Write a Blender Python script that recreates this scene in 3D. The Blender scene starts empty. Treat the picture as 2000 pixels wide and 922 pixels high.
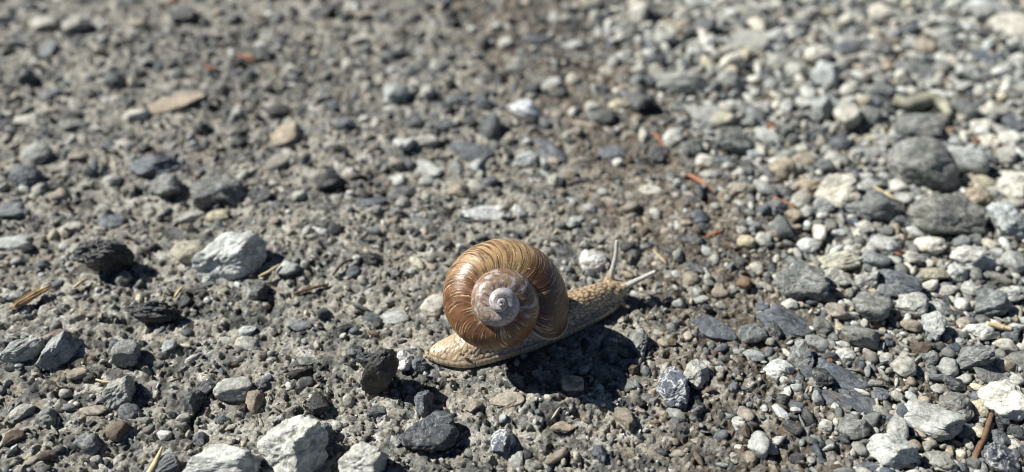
import bpy, math, random
import numpy as np
from mathutils import Vector, Matrix

random.seed(7)
rng = np.random.default_rng(7)
MM = 0.001                      # everything is laid out in millimetres and linked in metres
scene = bpy.context.scene
COL = scene.collection

# ------------------------------------------------------------------ camera, sky, sun, exposure
cam_data = bpy.data.cameras.new("camera")
cam = bpy.data.objects.new("camera", cam_data)
COL.objects.link(cam)
cam.location = (2.5 * MM, -182.0 * MM, 201.0 * MM)
cam.rotation_euler = (math.radians(90 - 40), 0, 0)
cam_data.sensor_width = 36.0
cam_data.lens = 27.2
cam_data.clip_start = 0.005
cam_data.clip_end = 400.0
cam_data.dof.use_dof = True
cam_data.dof.focus_distance = 0.246
cam_data.dof.aperture_fstop = 5.5
cam_data.dof.aperture_blades = 0
scene.camera = cam

SUN_EL, SUN_AZ = 44.0, 18.0     # the sun stands beyond the left edge, slightly behind the snail
E, A = math.radians(SUN_EL), math.radians(SUN_AZ)
to_sun = Vector((-math.cos(E) * math.cos(A), math.cos(E) * math.sin(A), math.sin(E)))
world = bpy.data.worlds.new("World")
scene.world = world
world.use_nodes = True
wn = world.node_tree.nodes
sky = wn.new("ShaderNodeTexSky")
sky.sky_type = 'NISHITA'
sky.sun_disc = False
sky.altitude = 1200
sky.air_density = 0.5
sky.dust_density = 0.0
sky.sun_elevation = E
sky.sun_rotation = math.atan2(to_sun.x, to_sun.y)
wn["Background"].inputs[1].default_value = 0.05
world.node_tree.links.new(sky.outputs[0], wn["Background"].inputs[0])
sun_data = bpy.data.lights.new("sun", 'SUN')
sun_data.energy = 5.0
sun_data.angle = math.radians(0.5)
sun_data.color = (1.0, 0.975, 0.91)
sun = bpy.data.objects.new("sun", sun_data)
sun.rotation_euler = to_sun.to_track_quat('Z', 'Y').to_euler()
sun.location = to_sun * 3
COL.objects.link(sun)
vs = scene.view_settings
scene.display_settings.display_device = 'sRGB'
vs.view_transform = 'Standard'
vs.look = 'None'
vs.exposure = 0.75
vs.gamma = 1.0
scene.cycles.use_denoising = True
scene.cycles.max_bounces = 6
scene.cycles.diffuse_bounces = 2
scene.cycles.filter_width = 0.9

# ------------------------------------------------------------------ numpy noise
def _hash(ix, iy, seed):
    h = (ix.astype(np.int64) * 374761393 + iy.astype(np.int64) * 668265263 + seed * 1442695041) & 0xFFFFFFFF
    h = ((h ^ (h >> 13)) * 1274126177) & 0xFFFFFFFF
    h = ((h ^ (h >> 16)) * 2246822519) & 0xFFFFFFFF
    return (h ^ (h >> 15)) & 0xFFFFFFFF

def rnd(ix, iy, seed):
    return _hash(ix, iy, seed).astype(np.float64) / 4294967295.0

def perlin(x, y, seed=0):
    x0, y0 = np.floor(x), np.floor(y)
    fx, fy = x - x0, y - y0
    ix, iy = x0.astype(np.int64), y0.astype(np.int64)
    def g(dx, dy):
        a = rnd(ix + dx, iy + dy, seed) * 2 * np.pi
        return np.cos(a) * (fx - dx) + np.sin(a) * (fy - dy)
    u, v = fx ** 3 * (fx * (fx * 6 - 15) + 10), fy ** 3 * (fy * (fy * 6 - 15) + 10)
    a = g(0, 0) * (1 - u) + g(1, 0) * u
    b = g(0, 1) * (1 - u) + g(1, 1) * u
    return (a * (1 - v) + b * v) * 1.41

def fbm(x, y, seed=0, octaves=4, gain=0.5):
    s, a, n = 0.0, 1.0, 0.0
    for i in range(octaves):
        s = s + a * perlin(x * 2 ** i + 17.3 * i, y * 2 ** i - 9.1 * i, seed + i)
        n += a
        a *= gain
    return s / n * 1.4

def worley(x, y, seed=0, jitter=0.95):
    """F1, F2 and a random number of the nearest cell."""
    ix, iy = np.floor(x).astype(np.int64), np.floor(y).astype(np.int64)
    f1 = np.full(x.shape, 9.0); f2 = np.full(x.shape, 9.0); cid = np.zeros(x.shape)
    for dx in (-1, 0, 1):
        for dy in (-1, 0, 1):
            cx, cy = ix + dx, iy + dy
            px = cx + 0.5 + (rnd(cx, cy, seed) - 0.5) * jitter
            py = cy + 0.5 + (rnd(cx, cy, seed + 101) - 0.5) * jitter
            d = np.sqrt((x - px) ** 2 + (y - py) ** 2)
            r = rnd(cx, cy, seed + 202)
            near = d < f1
            f2 = np.where(near, f1, np.minimum(f2, d))
            cid = np.where(near, r, cid)
            f1 = np.where(near, d, f1)
    return f1, f2, cid

def sstep(a, b, x):
    t = np.clip((x - a) / (b - a), 0, 1)
    return t * t * (3 - 2 * t)

# ------------------------------------------------------------------ object helpers
def mesh_from(name, verts_mm, faces, smooth=True):
    """faces: an (n,3) or (n,4) int array"""
    me = bpy.data.meshes.new(name)
    v = np.ascontiguousarray(np.asarray(verts_mm, float) * MM, dtype=np.float32)
    f = np.ascontiguousarray(faces, dtype=np.int32)
    k = f.shape[1]
    me.vertices.add(len(v)); me.vertices.foreach_set("co", v.ravel())
    me.loops.add(f.size); me.loops.foreach_set("vertex_index", f.ravel())
    me.polygons.add(len(f))
    me.polygons.foreach_set("loop_start", np.arange(0, f.size, k, dtype=np.int32))
    me.polygons.foreach_set("loop_total", np.full(len(f), k, dtype=np.int32))
    me.polygons.foreach_set("use_smooth", np.full(len(f), smooth, dtype=bool))
    me.update(calc_edges=True)
    me.validate()
    return me

def color_attr(me, name, rgb):
    a = me.attributes.new(name, 'FLOAT_COLOR', 'POINT')
    c = np.ones((len(me.vertices), 4), np.float32)
    c[:, :3] = rgb
    a.data.foreach_set("color", c.ravel())

def link(name, me, mat=None, parent=None, loc=None):
    o = bpy.data.objects.new(name, me)
    if mat is not None and me is not None and len(me.materials) == 0:
        me.materials.append(mat)
    if parent is not None:
        o.parent = parent
    if loc is not None:
        o.location = loc
    COL.objects.link(o)
    return o

def tag(o, label=None, cat=None, group=None, kind=None):
    for k, v in (("label", label), ("category", cat), ("group", group), ("kind", kind)):
        if v:
            o[k] = v
    return o

class Nodes:
    """small helper round one material's node tree"""
    def __init__(self, name):
        self.mat = bpy.data.materials.new(name)
        self.mat.use_nodes = True
        self.t = self.mat.node_tree
        self.b = self.t.nodes["Principled BSDF"]
    def new(self, kind, **kw):
        n = self.t.nodes.new(kind)
        for k, v in kw.items():
            setattr(n, k, v)
        return n
    def l(self, a, b):
        self.t.links.new(a, b)
    def noise(self, vec, scale, detail=4, rough=0.55, dist=0.0):
        n = self.new("ShaderNodeTexNoise")
        n.inputs["Scale"].default_value = scale
        n.inputs["Detail"].default_value = detail
        n.inputs["Roughness"].default_value = rough
        n.inputs["Distortion"].default_value = dist
        if vec is not None:
            self.l(vec, n.inputs["Vector"])
        return n.outputs["Fac"]
    def ramp(self, fac, stops):
        r = self.new("ShaderNodeValToRGB")
        e = r.color_ramp.elements
        while len(e) < len(stops):
            e.new(0.5)
        for el, (p, c) in zip(e, stops):
            el.position = p
            el.color = (c, c, c, 1) if isinstance(c, (int, float)) else (*c, 1)
        self.l(fac, r.inputs[0])
        return r.outputs[0]
    def mix(self, a, b, fac, mode='MIX'):
        m = self.new("ShaderNodeMix", data_type='RGBA', blend_type=mode)
        for sock, v in ((m.inputs[0], fac), (m.inputs[6], a), (m.inputs[7], b)):
            if isinstance(v, (int, float)):
                sock.default_value = v
            elif isinstance(v, tuple):
                sock.default_value = (*v, 1)
            else:
                self.l(v, sock)
        return m.outputs[2]
    def math(self, op, a, b=None):
        m = self.new("ShaderNodeMath", operation=op)
        for s, v in ((m.inputs[0], a), (m.inputs[1], b)):
            if v is None:
                continue
            if isinstance(v, (int, float)):
                s.default_value = v
            else:
                self.l(v, s)
        return m.outputs[0]
    def bump(self, height, strength, dist_mm, normal=None):
        b = self.new("ShaderNodeBump")
        b.inputs["Strength"].default_value = strength
        b.inputs["Distance"].default_value = dist_mm * MM
        self.l(height, b.inputs["Height"])
        if normal is not None:
            self.l(normal, b.inputs["Normal"])
        return b.outputs[0]
    def set(self, **kw):
        for k, v in kw.items():
            s = self.b.inputs[k.replace("_", " ")]
            if isinstance(v, (int, float)):
                s.default_value = v
            elif isinstance(v, tuple):
                s.default_value = v
            else:
                self.l(v, s)

# ------------------------------------------------------------------ materials
def stone_material(name, source, veins=0.0, speckle=0.0, rough=(0.55, 0.8), spec=0.4, contrast=1.0, bands=0.0, dusty=0.6):
    """source: 'object' reads the object's own colour, 'tone' reads the mesh attribute tone (many stones in one mesh)"""
    n = Nodes(name)
    tc = n.new("ShaderNodeTexCoord").outputs["Object"]
    if source == 'object':
        oi = n.new("ShaderNodeObjectInfo")
        base = oi.outputs["Color"]
        vm = n.new("ShaderNodeVectorMath", operation='ADD')
        sc = n.math('MULTIPLY', oi.outputs["Random"], 7.0)
        n.l(tc, vm.inputs[0]); n.l(sc, vm.inputs[1])
        vec = vm.outputs[0]
    else:
        base = n.new("ShaderNodeAttribute", attribute_name="tone").outputs["Color"]
        vec = tc
    big = n.ramp(n.noise(vec, 190, 5, 0.65, 0.6), [(0.30, 0.62 ** contrast), (0.5, 1.0), (0.70, 1.30 ** contrast)])
    fine = n.ramp(n.noise(vec, 900, 4, 0.7), [(0.28, 0.66), (0.5, 1.0), (0.72, 1.32)])
    c = n.mix(base, big, 1.0, 'MULTIPLY')
    c = n.mix(c, fine, 1.0, 'MULTIPLY')
    blot = n.ramp(n.noise(vec, 260, 6, 0.72, 0.8), [(0.46, 0.0), (0.58, 1.0)])
    c = n.mix(c, n.mix(c, (0.50, 0.53, 0.54), 1.0, 'MULTIPLY'), n.math('MULTIPLY', blot, 0.75))
    # ochre dust and grey films that cling to the stone in patches
    dust = n.ramp(n.noise(vec, 230, 7, 0.75, 1.0), [(0.54, 0.0), (0.70, dusty)])
    c = n.mix(c, (0.25, 0.215, 0.16), dust)
    if bands:
        w = n.new("ShaderNodeTexWave", wave_type='BANDS', bands_direction='Z')
        w.inputs["Scale"].default_value = 130
        w.inputs["Distortion"].default_value = 9
        w.inputs["Detail"].default_value = 4
        w.inputs["Detail Scale"].default_value = 2
        n.l(vec, w.inputs["Vector"])
        c = n.mix(c, n.ramp(w.outputs["Color"], [(0.0, 0.55), (0.6, 1.0), (1.0, 1.35)]), bands, 'MULTIPLY')
    if veins:
        v = n.math('SUBTRACT', n.noise(vec, 95, 6, 0.6, 1.6), 0.5)
        v = n.math('ABSOLUTE', v)
        vein = n.ramp(v, [(0.0, 1.0), (0.035, 0.0)])
        c = n.mix(c, (0.62, 0.62, 0.60), n.math('MULTIPLY', vein, veins))
    if speckle:
        s = n.ramp(n.noise(vec, 1300, 3, 0.75), [(0.60, 0.0), (0.68, 1.0)])
        c = n.mix(c, (0.50, 0.51, 0.50), n.math('MULTIPLY', s, speckle))
    n.set(Base_Color=c, Specular_IOR_Level=spec)
    r = n.ramp(n.noise(vec, 500, 4, 0.6), [(0.3, rough[0]), (0.7, rough[1])])
    n.set(Roughness=r)
    b1 = n.bump(n.noise(vec, 420, 6, 0.72), 0.8, 1.3)
    b2 = n.bump(n.noise(vec, 1700, 4, 0.7), 0.7, 0.45, b1)
    n.set(Normal=b2)
    return n.mat

M_PALE = stone_material("pale_limestone", 'object', veins=0.0, contrast=1.1, dusty=0.7)
M_QUARTZ = stone_material("white_quartz", 'object', rough=(0.25, 0.5), spec=0.6, contrast=1.3, dusty=0.1)
M_GREY = stone_material("grey_limestone", 'object', veins=0.35, contrast=1.1)
M_DARK = stone_material("dark_slate", 'object', dusty=0.35, veins=0.25, speckle=0.55, rough=(0.32, 0.6), spec=0.6)
M_BANDED = stone_material("banded_slate", 'object', veins=0.2, speckle=0.25, rough=(0.38, 0.62), spec=0.55, bands=0.6)
M_BLACK = stone_material("black_slag", 'object', veins=0.0, speckle=0.35, rough=(0.20, 0.5), spec=0.7, dusty=0.18)
M_VEIN = stone_material("white_veined_stone", 'object', veins=1.0, speckle=0.3, rough=(0.4, 0.7), spec=0.5)
M_TONE = stone_material("mixed_gravel_stone", 'tone', veins=0.12, speckle=0.15, rough=(0.5, 0.78), spec=0.45)
M_GRIT = stone_material("mixed_grit", 'tone', rough=(0.45, 0.8), spec=0.45)

def simple_material(name, colour, rough=0.7, var=0.35, scale=400, stretch=None, spec=0.3):
    n = Nodes(name)
    tc = n.new("ShaderNodeTexCoord").outputs["Object"]
    if stretch:
        mp = n.new("ShaderNodeMapping")
        mp.inputs["Scale"].default_value = stretch
        n.l(tc, mp.inputs[0])
        tc = mp.outputs[0]
    f = n.noise(tc, scale, 5, 0.65)
    c = n.mix(colour, n.ramp(f, [(0.3, 1 - var), (0.7, 1 + var)]), 1.0, 'MULTIPLY')
    n.set(Base_Color=c, Roughness=rough, Specular_IOR_Level=spec)
    n.set(Normal=n.bump(f, 0.5, 0.4))
    return n.mat

# ------------------------------------------------------------------ the lie of the land (mm)
def base_height(x, y):
    x = np.asarray(x, float); y = np.asarray(y, float)
    h = 4.2 * fbm(x / 95, y / 95, 3, 3) + 1.6 * fbm(x / 30, y / 30, 8, 3)
    calm = np.exp(-(((x - 10) / 52) ** 2 + ((y - 6) / 34) ** 2))
    h = h * (1 - calm)
    h = h + 4.2 * np.exp(-(((x - 12) / 24) ** 2 + ((y + 29 - 0.12 * x) / 6.5) ** 2))      # a swelling of the crust before the snail
    # the crust of the old road stands a little above the loose gravel beside it
    return h - 3.0 * sstep(-25, 45, x - gravel_edge(y))

def gravel_edge(y):
    return np.interp(y, [-400, -51, 17, 78, 163, 291, 600], [95, 96, 107, 107, 90, 42, -60])

def soil_edge(y):
    return np.interp(y, [-400, -51, 28, 61, 105, 163, 291, 600], [50, 49, 49, 36, 26, -8, -40, -160])

def zones(x, y):
    wob = 14 * fbm(x / 40, y / 40, 21, 4)
    soil = sstep(-14, 16, x + wob - soil_edge(y))
    gravel = sstep(-16, 14, x + wob * 0.8 - gravel_edge(y))
    return soil, gravel

SPINE = np.array([(-26.5, -7.4), (-22.3, -6.3), (-14.4, -4.4), (-7.6, -1.3), (7.8, 5.7), (22.8, 12.5), (35.6, 18.7), (43.0, 22.2)])
SPW = np.array([0.7, 4.2, 7.4, 8.6, 9.2, 7.8, 5.9, 3.2])
def snail_dist(x, y):
    """distance (mm) outside the sole of the snail's foot, negative under it"""
    best = np.full(np.shape(x), 1e9)
    for i in range(len(SPINE) - 1):
        p, q = SPINE[i], SPINE[i + 1]
        d = q - p
        t = np.clip(((x - p[0]) * d[0] + (y - p[1]) * d[1]) / (d @ d), 0, 1)
        w = SPW[i] * (1 - t) + SPW[i + 1] * t
        best = np.minimum(best, np.hypot(x - p[0] - t * d[0], y - p[1] - t * d[1]) - w)
    return best

def warped(x, y):
    return x + 1.6 * perlin(x / 5, y / 5, 55), y + 1.6 * perlin(x / 5, y / 5, 56)

PAL_GRAIN = np.array([(0.30, 0.275, 0.235), (0.36, 0.335, 0.285), (0.43, 0.41, 0.36), (0.25, 0.24, 0.215), (0.12, 0.122, 0.12), (0.05, 0.052, 0.055), (0.56, 0.545, 0.50), (0.30, 0.26, 0.20), (0.08, 0.085, 0.09), (0.17, 0.18, 0.19)])
def ground_detail(x, y):
    """fine relief (mm) and the colour of what lies at each point"""
    soil, gravel = zones(x, y)
    wx, wy = warped(x, y)
    a1, a2, ida = worley(wx / 6.5, wy / 6.5, 31)
    b1, b2, idb = worley(wx / 3.0 + 0.3 * fbm(x / 3, y / 3, 77, 2), wy / 3.0, 41)
    c1, c2, idc = worley(x / 1.45, y / 1.45, 51)
    dome_a = np.clip(1 - (a1 / 0.62) ** 2, 0, 1) * (ida > 0.45)
    dome_b = np.sqrt(np.clip(1 - (b1 / 0.66) ** 2, 0, 1)) * (0.25 + idb)
    dome_c = np.clip(1 - (c1 / 0.6) ** 2, 0, 1) * idc
    pits = sstep(0.16, 0.42, fbm(x / 4.2, y / 4.2, 61, 4, 0.6))
    crumb = fbm(x / 2.2, y / 2.2, 71, 4, 0.65)
    lumps = fbm(x / 11, y / 11, 81, 4, 0.55)
    worn = sstep(-0.12, 0.28, fbm(x / 19 + 3, y / 15, 64, 4, 0.55)) * (1 - soil)
    k = 1 - 0.72 * worn
    h = (0.30 + 0.25 * soil) * k * dome_a + (0.34 + 0.25 * soil) * k * dome_b + 0.46 * k * dome_c + 0.55 * (0.5 + 0.5 * k) * fbm(x / 1.25, y / 1.25, 68, 3, 0.7) - (2.1 - 0.9 * soil) * pits + 1.15 * k * crumb - 0.9 * sstep(0.22, 0.5, fbm(x / 1.9, y / 1.9, 66, 3)) + (1.1 + 0.8 * soil) * lumps
    # traffic has worn the crust flat: what stands up is planed down, hollows stay; earth is left crumbly
    flat = 0.40 + 0.45 * soil + 0.25 * sstep(-0.1, 0.4, fbm(x / 26, y / 26, 69, 3))
    h = np.where(h > 0.2, 0.2 + (h - 0.2) * np.minimum(flat, 1.0), h)
    near = sstep(-1.0, 3.5, snail_dist(x, y))
    h = h * (0.12 + 0.88 * near) - 0.55 * (1 - near)
    # colour: the grains carry their own, the matrix between them is cement or earth
    cem = np.array((0.385, 0.37, 0.312)); earth = np.array((0.155, 0.126, 0.092))
    mat = cem[None] * (1 - soil[:, None]) + earth[None] * soil[:, None]
    patch = fbm(x / 22, y / 22, 91, 4)
    mat = mat * (1 + 0.30 * patch[:, None]) * (0.72 + 0.38 * worn + 0.28 * soil)[:, None]
    dark = sstep(0.06, 0.40, fbm(x / 30, y / 30, 95, 5, 0.62)) * 0.8
    mat = mat * (1 - dark[:, None] * np.array((0.75, 0.72, 0.68)))
    old = sstep(-0.05, 0.35, fbm(x / 75 + 5, y / 60, 99, 3)) * sstep(40, 130, np.hypot(x + 10, y + 5)) * 0.42       # bitumen-dark remains of the old surface
    mat = mat * (1 - old[:, None])
    flake = sstep(0.22, 0.34, fbm(x / 5.5, y / 4.0, 97, 4, 0.65)) * (0.8 - 0.3 * soil)
    mat = mat * (1 - flake[:, None] * np.array((0.80, 0.78, 0.75)))
    gb = PAL_GRAIN[(idb * 7919 % 1 * len(PAL_GRAIN)).astype(int) % len(PAL_GRAIN)]
    ga = PAL_GRAIN[(ida * 5407 % 1 * len(PAL_GRAIN)).astype(int) % len(PAL_GRAIN)]
    gc = PAL_GRAIN[(idc * 6113 % 1 * len(PAL_GRAIN)).astype(int) % len(PAL_GRAIN)]
    wb = sstep(0.62, 0.45, b1) * sstep(0.35, 0.6, idb) * (0.75 - 0.25 * soil)
    wa = sstep(0.60, 0.48, a1) * (ida > 0.72) * (0.7 - 0.3 * soil)
    wc = sstep(0.55, 0.4, c1) * sstep(0.45, 0.6, idc) * 0.6
    col = mat * (1 - wc[:, None]) + gc * wc[:, None]
    col = col * (1 - wb[:, None]) + gb * wb[:, None]
    col = col * (1 - wa[:, None]) + ga * wa[:, None]
    return h, col

# ------------------------------------------------------------------ ground: one sheet, fine before the camera, coarse to the horizon
def axis_rows():
    y = [-105.0]
    while y[-1] < 350:
        d = math.hypot(y[-1] + 182, 201)
        y.append(y[-1] + (0.53 if y[-1] > -60 else 0.9) * (d / 250) ** 2 * (0.74 / (201 / d)) ** 0.3)
    near = [-105.0]
    s = 0.8
    while near[-1] > -60000:
        near.append(near[-1] - s); s *= 1.22
    far = [y[-1]]
    s = 2.0
    while far[-1] < 200000:
        far.append(far[-1] + s); s *= 1.22
    return np.array(near[:0:-1] + y + far[1:])

def build_ground():
    ys = axis_rows()
    nu = 920
    u = np.linspace(-1.0, 1.0, nu)
    ext = []
    v, s = 1.0, 0.006
    while v < 300:
        v += s; ext.append(v); s *= 1.25
    ext = np.array(ext)
    us = np.concatenate([-ext[::-1], u, ext])
    half = np.interp(ys, [-105, -66, 350], [200, 222, 545])
    X = us[None, :] * half[:, None]
    Y = np.repeat(ys[:, None], len(us), 1)
    x, y = X.ravel(), Y.ravel()
    h, c = ground_detail(x, y)
    dist = np.hypot(x, y - 120)
    # where the sheet turns coarse its fine relief and grain give way to the material's own
    uu = np.repeat(np.abs(us)[None, :], len(ys), 0).ravel()
    far = np.maximum(sstep(0.96, 1.03, uu), np.maximum(sstep(330, 356, y), sstep(-98, -110, y)))
    soil, grav = zones(x, y)
    plain = np.array((0.25, 0.237, 0.20)) * (1 - soil[:, None]) + np.array((0.17, 0.15, 0.12)) * soil[:, None]
    c = c * (1 - far[:, None]) + plain * far[:, None]
    z = base_height(x, y) * (1 - sstep(700, 5000, dist)) + h * (1 - far)
    n, m = X.shape
    i = np.arange(n * m).reshape(n, m)
    f = np.stack([i[:-1, :-1], i[:-1, 1:], i[1:, 1:], i[1:, :-1]], -1).reshape(-1, 4)
    me = mesh_from("ground", np.stack([x, y, z], 1), f, True)
    color_attr(me, "tone", c)
    g = Nodes("weathered_road_crust")
    tc = g.new("ShaderNodeTexCoord").outputs["Object"]
    base = g.new("ShaderNodeAttribute", attribute_name="tone").outputs["Color"]
    f1 = g.ramp(g.noise(tc, 1500, 4, 0.75), [(0.26, 0.36), (0.5, 1.0), (0.75, 1.55)])
    f2 = g.ramp(g.noise(tc, 420, 5, 0.7), [(0.3, 0.72), (0.5, 1.0), (0.7, 1.22)])
    c2 = g.mix(g.mix(base, f1, 1.0, 'MULTIPLY'), f2, 1.0, 'MULTIPLY')
    specks = g.ramp(g.noise(tc, 1100, 2, 0.6), [(0.62, 0.0), (0.67, 0.85)])
    c2 = g.mix(c2, (0.05, 0.052, 0.055), specks)
    g.set(Base_Color=c2, Roughness=0.85, Specular_IOR_Level=0.3)
    b1 = g.bump(g.noise(tc, 800, 5, 0.72), 0.9, 1.2)
    g.set(Normal=g.bump(g.noise(tc, 2600, 3, 0.7), 0.6, 0.3, b1))
    o = link("ground", me, g.mat)
    tag(o, "weathered grey road crust running into brown soil under loose gravel", None, None, "structure")
    return o

build_ground()

# ------------------------------------------------------------------ stones
def icosphere(sub):
    t = (1 + 5 ** 0.5) / 2
    v = [(-1, t, 0), (1, t, 0), (-1, -t, 0), (1, -t, 0), (0, -1, t), (0, 1, t), (0, -1, -t), (0, 1, -t), (t, 0, -1), (t, 0, 1), (-t, 0, -1), (-t, 0, 1)]
    f = [(0, 11, 5), (0, 5, 1), (0, 1, 7), (0, 7, 10), (0, 10, 11), (1, 5, 9), (5, 11, 4), (11, 10, 2), (10, 7, 6), (7, 1, 8), (3, 9, 4), (3, 4, 2), (3, 2, 6), (3, 6, 8), (3, 8, 9), (4, 9, 5), (2, 4, 11), (6, 2, 10), (8, 6, 7), (9, 8, 1)]
    v = [np.array(p) / np.linalg.norm(p) for p in v]
    for _ in range(sub):
        cache, nf = {}, []
        def mid(a, b):
            k = (min(a, b), max(a, b))
            if k not in cache:
                p = v[a] + v[b]
                v.append(p / np.linalg.norm(p)); cache[k] = len(v) - 1
            return cache[k]
        for a, b, c in f:
            x, y, z = mid(a, b), mid(b, c), mid(c, a)
            nf += [(a, x, z), (b, y, x), (c, z, y), (x, y, z)]
        f = nf
    return np.array(v), np.array(f)
ICO = {s: icosphere(s) for s in (0, 1, 2, 3, 4)}

def sphere_noise(d, freq, seed, octaves=3):
    s, a = 0.0, 1.0
    for i in range(octaves):
        q = d * freq * 2 ** i
        s = s + a * (perlin(q[:, 0] + 3.1 * seed, q[:, 1] + q[:, 2] * 0.7, seed + i) + perlin(q[:, 2] + 1.7 * seed, q[:, 1] - q[:, 0] * 0.6, seed + 9 + i)) * 0.5
        a *= 0.5
    return s

def stone_shape(sub, shape, seed):
    """unit stone: a body cut by random planes, edges rounded by the kind of stone, then roughened; fitted to a box of +-1"""
    r = np.random.default_rng(seed)
    d, f = ICO[sub]
    n_planes, p, rough, lo = {'r': (11, 15, 0.065, 0.68), 'a': (9, 34, 0.085, 0.58), 'f': (12, 24, 0.07, 0.68), 's': (9, 36, 0.14, 0.55), 'u': (8, 40, 0.08, 0.62), 'c': (0, 22, 0.03, 0.8), 'p': (0, 30, 0.085, 0.8)}[shape]
    if shape == 'c':
        pl = np.array([(1, 0, 0), (-1, 0, 0), (0, 1, 0), (0, -1, 0), (0, 0, 1), (0, 0, -1)], float) + r.normal(0, 0.12, (6, 3))
        extra = r.normal(0, 1, (3, 3))
        pl = np.concatenate([pl, extra])
        hgt = np.concatenate([r.uniform(0.75, 0.95, 6), r.uniform(1.0, 1.15, 3)])
    elif shape == 'p':
        pl = np.array([(-0.55, -0.60, 0.60), (0.88, -0.32, 0.22), (0.05, 0.25, 1.0), (-0.7, 0.55, 0.4), (0.35, 0.9, 0.25), (0.1, -0.9, 0.1), (0, 0, -1)]) + r.normal(0, 0.16, (7, 3))
        hgt = np.array([0.62, 0.68, 0.74, 0.82, 0.80, 0.92, 0.8]) * r.uniform(0.93, 1.07, 7)
    else:
        pl = r.normal(0, 1, (n_planes, 3))
        pl = np.concatenate([pl, [(0, 0, 1), (0, 0, -1)]]) if shape == 'f' else pl
        hgt = r.uniform(lo, 1.0, len(pl))
    pl = pl / np.linalg.norm(pl, axis=1)[:, None]
    if shape == 'f':
        pl[-2:] += r.normal(0, 0.10, (2, 3))
    q = np.clip(d @ pl.T, 0, None) / hgt[None]
    base = (np.clip(np.linalg.norm(d, axis=1), 0, 1) / 1.12)[:, None]
    rad = (np.concatenate([q, base], 1) ** p).sum(1) ** (-1 / p)
    rad = rad * (1 + rough * 2.0 * sphere_noise(d, 1.7, seed % 97, 3) + rough * 0.8 * sphere_noise(d, 4.5, seed % 89 + 5, 4) - rough * 0.9 * np.clip(np.abs(sphere_noise(d, 2.6, seed % 83 + 11, 2)) - 0.25, 0, 1))
    v = d * rad[:, None]
    lo_, hi_ = v.min(0), v.max(0)
    return (v - (lo_ + hi_) / 2) / ((hi_ - lo_) / 2), f

TONES = {'W': (0.59, 0.585, 0.53), 'L': (0.41, 0.41, 0.37), 'G': (0.19, 0.198, 0.185), 'B': (0.105, 0.12, 0.138), 'D': (0.050, 0.055, 0.057),
         'K': (0.016, 0.016, 0.016), 'T': (0.37, 0.32, 0.25), 'O': (0.155, 0.115, 0.08), 'Y': (0.52, 0.48, 0.36), 'Q': (0.74, 0.75, 0.76), 'V': (0.10, 0.115, 0.145)}
MATS = {'W': M_PALE, 'L': M_GREY, 'G': M_GREY, 'B': M_BANDED, 'D': M_DARK, 'K': M_BLACK, 'T': M_PALE, 'O': M_PALE, 'Y': M_PALE, 'Q': M_QUARTZ, 'V': M_VEIN}

def tone_of(code, r):
    c = np.array(TONES[code]) * r.uniform(0.82, 1.15)
    return c * (1 + r.normal(0, 0.035) * np.array((1.0, 0.15, -1.0)))

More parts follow.
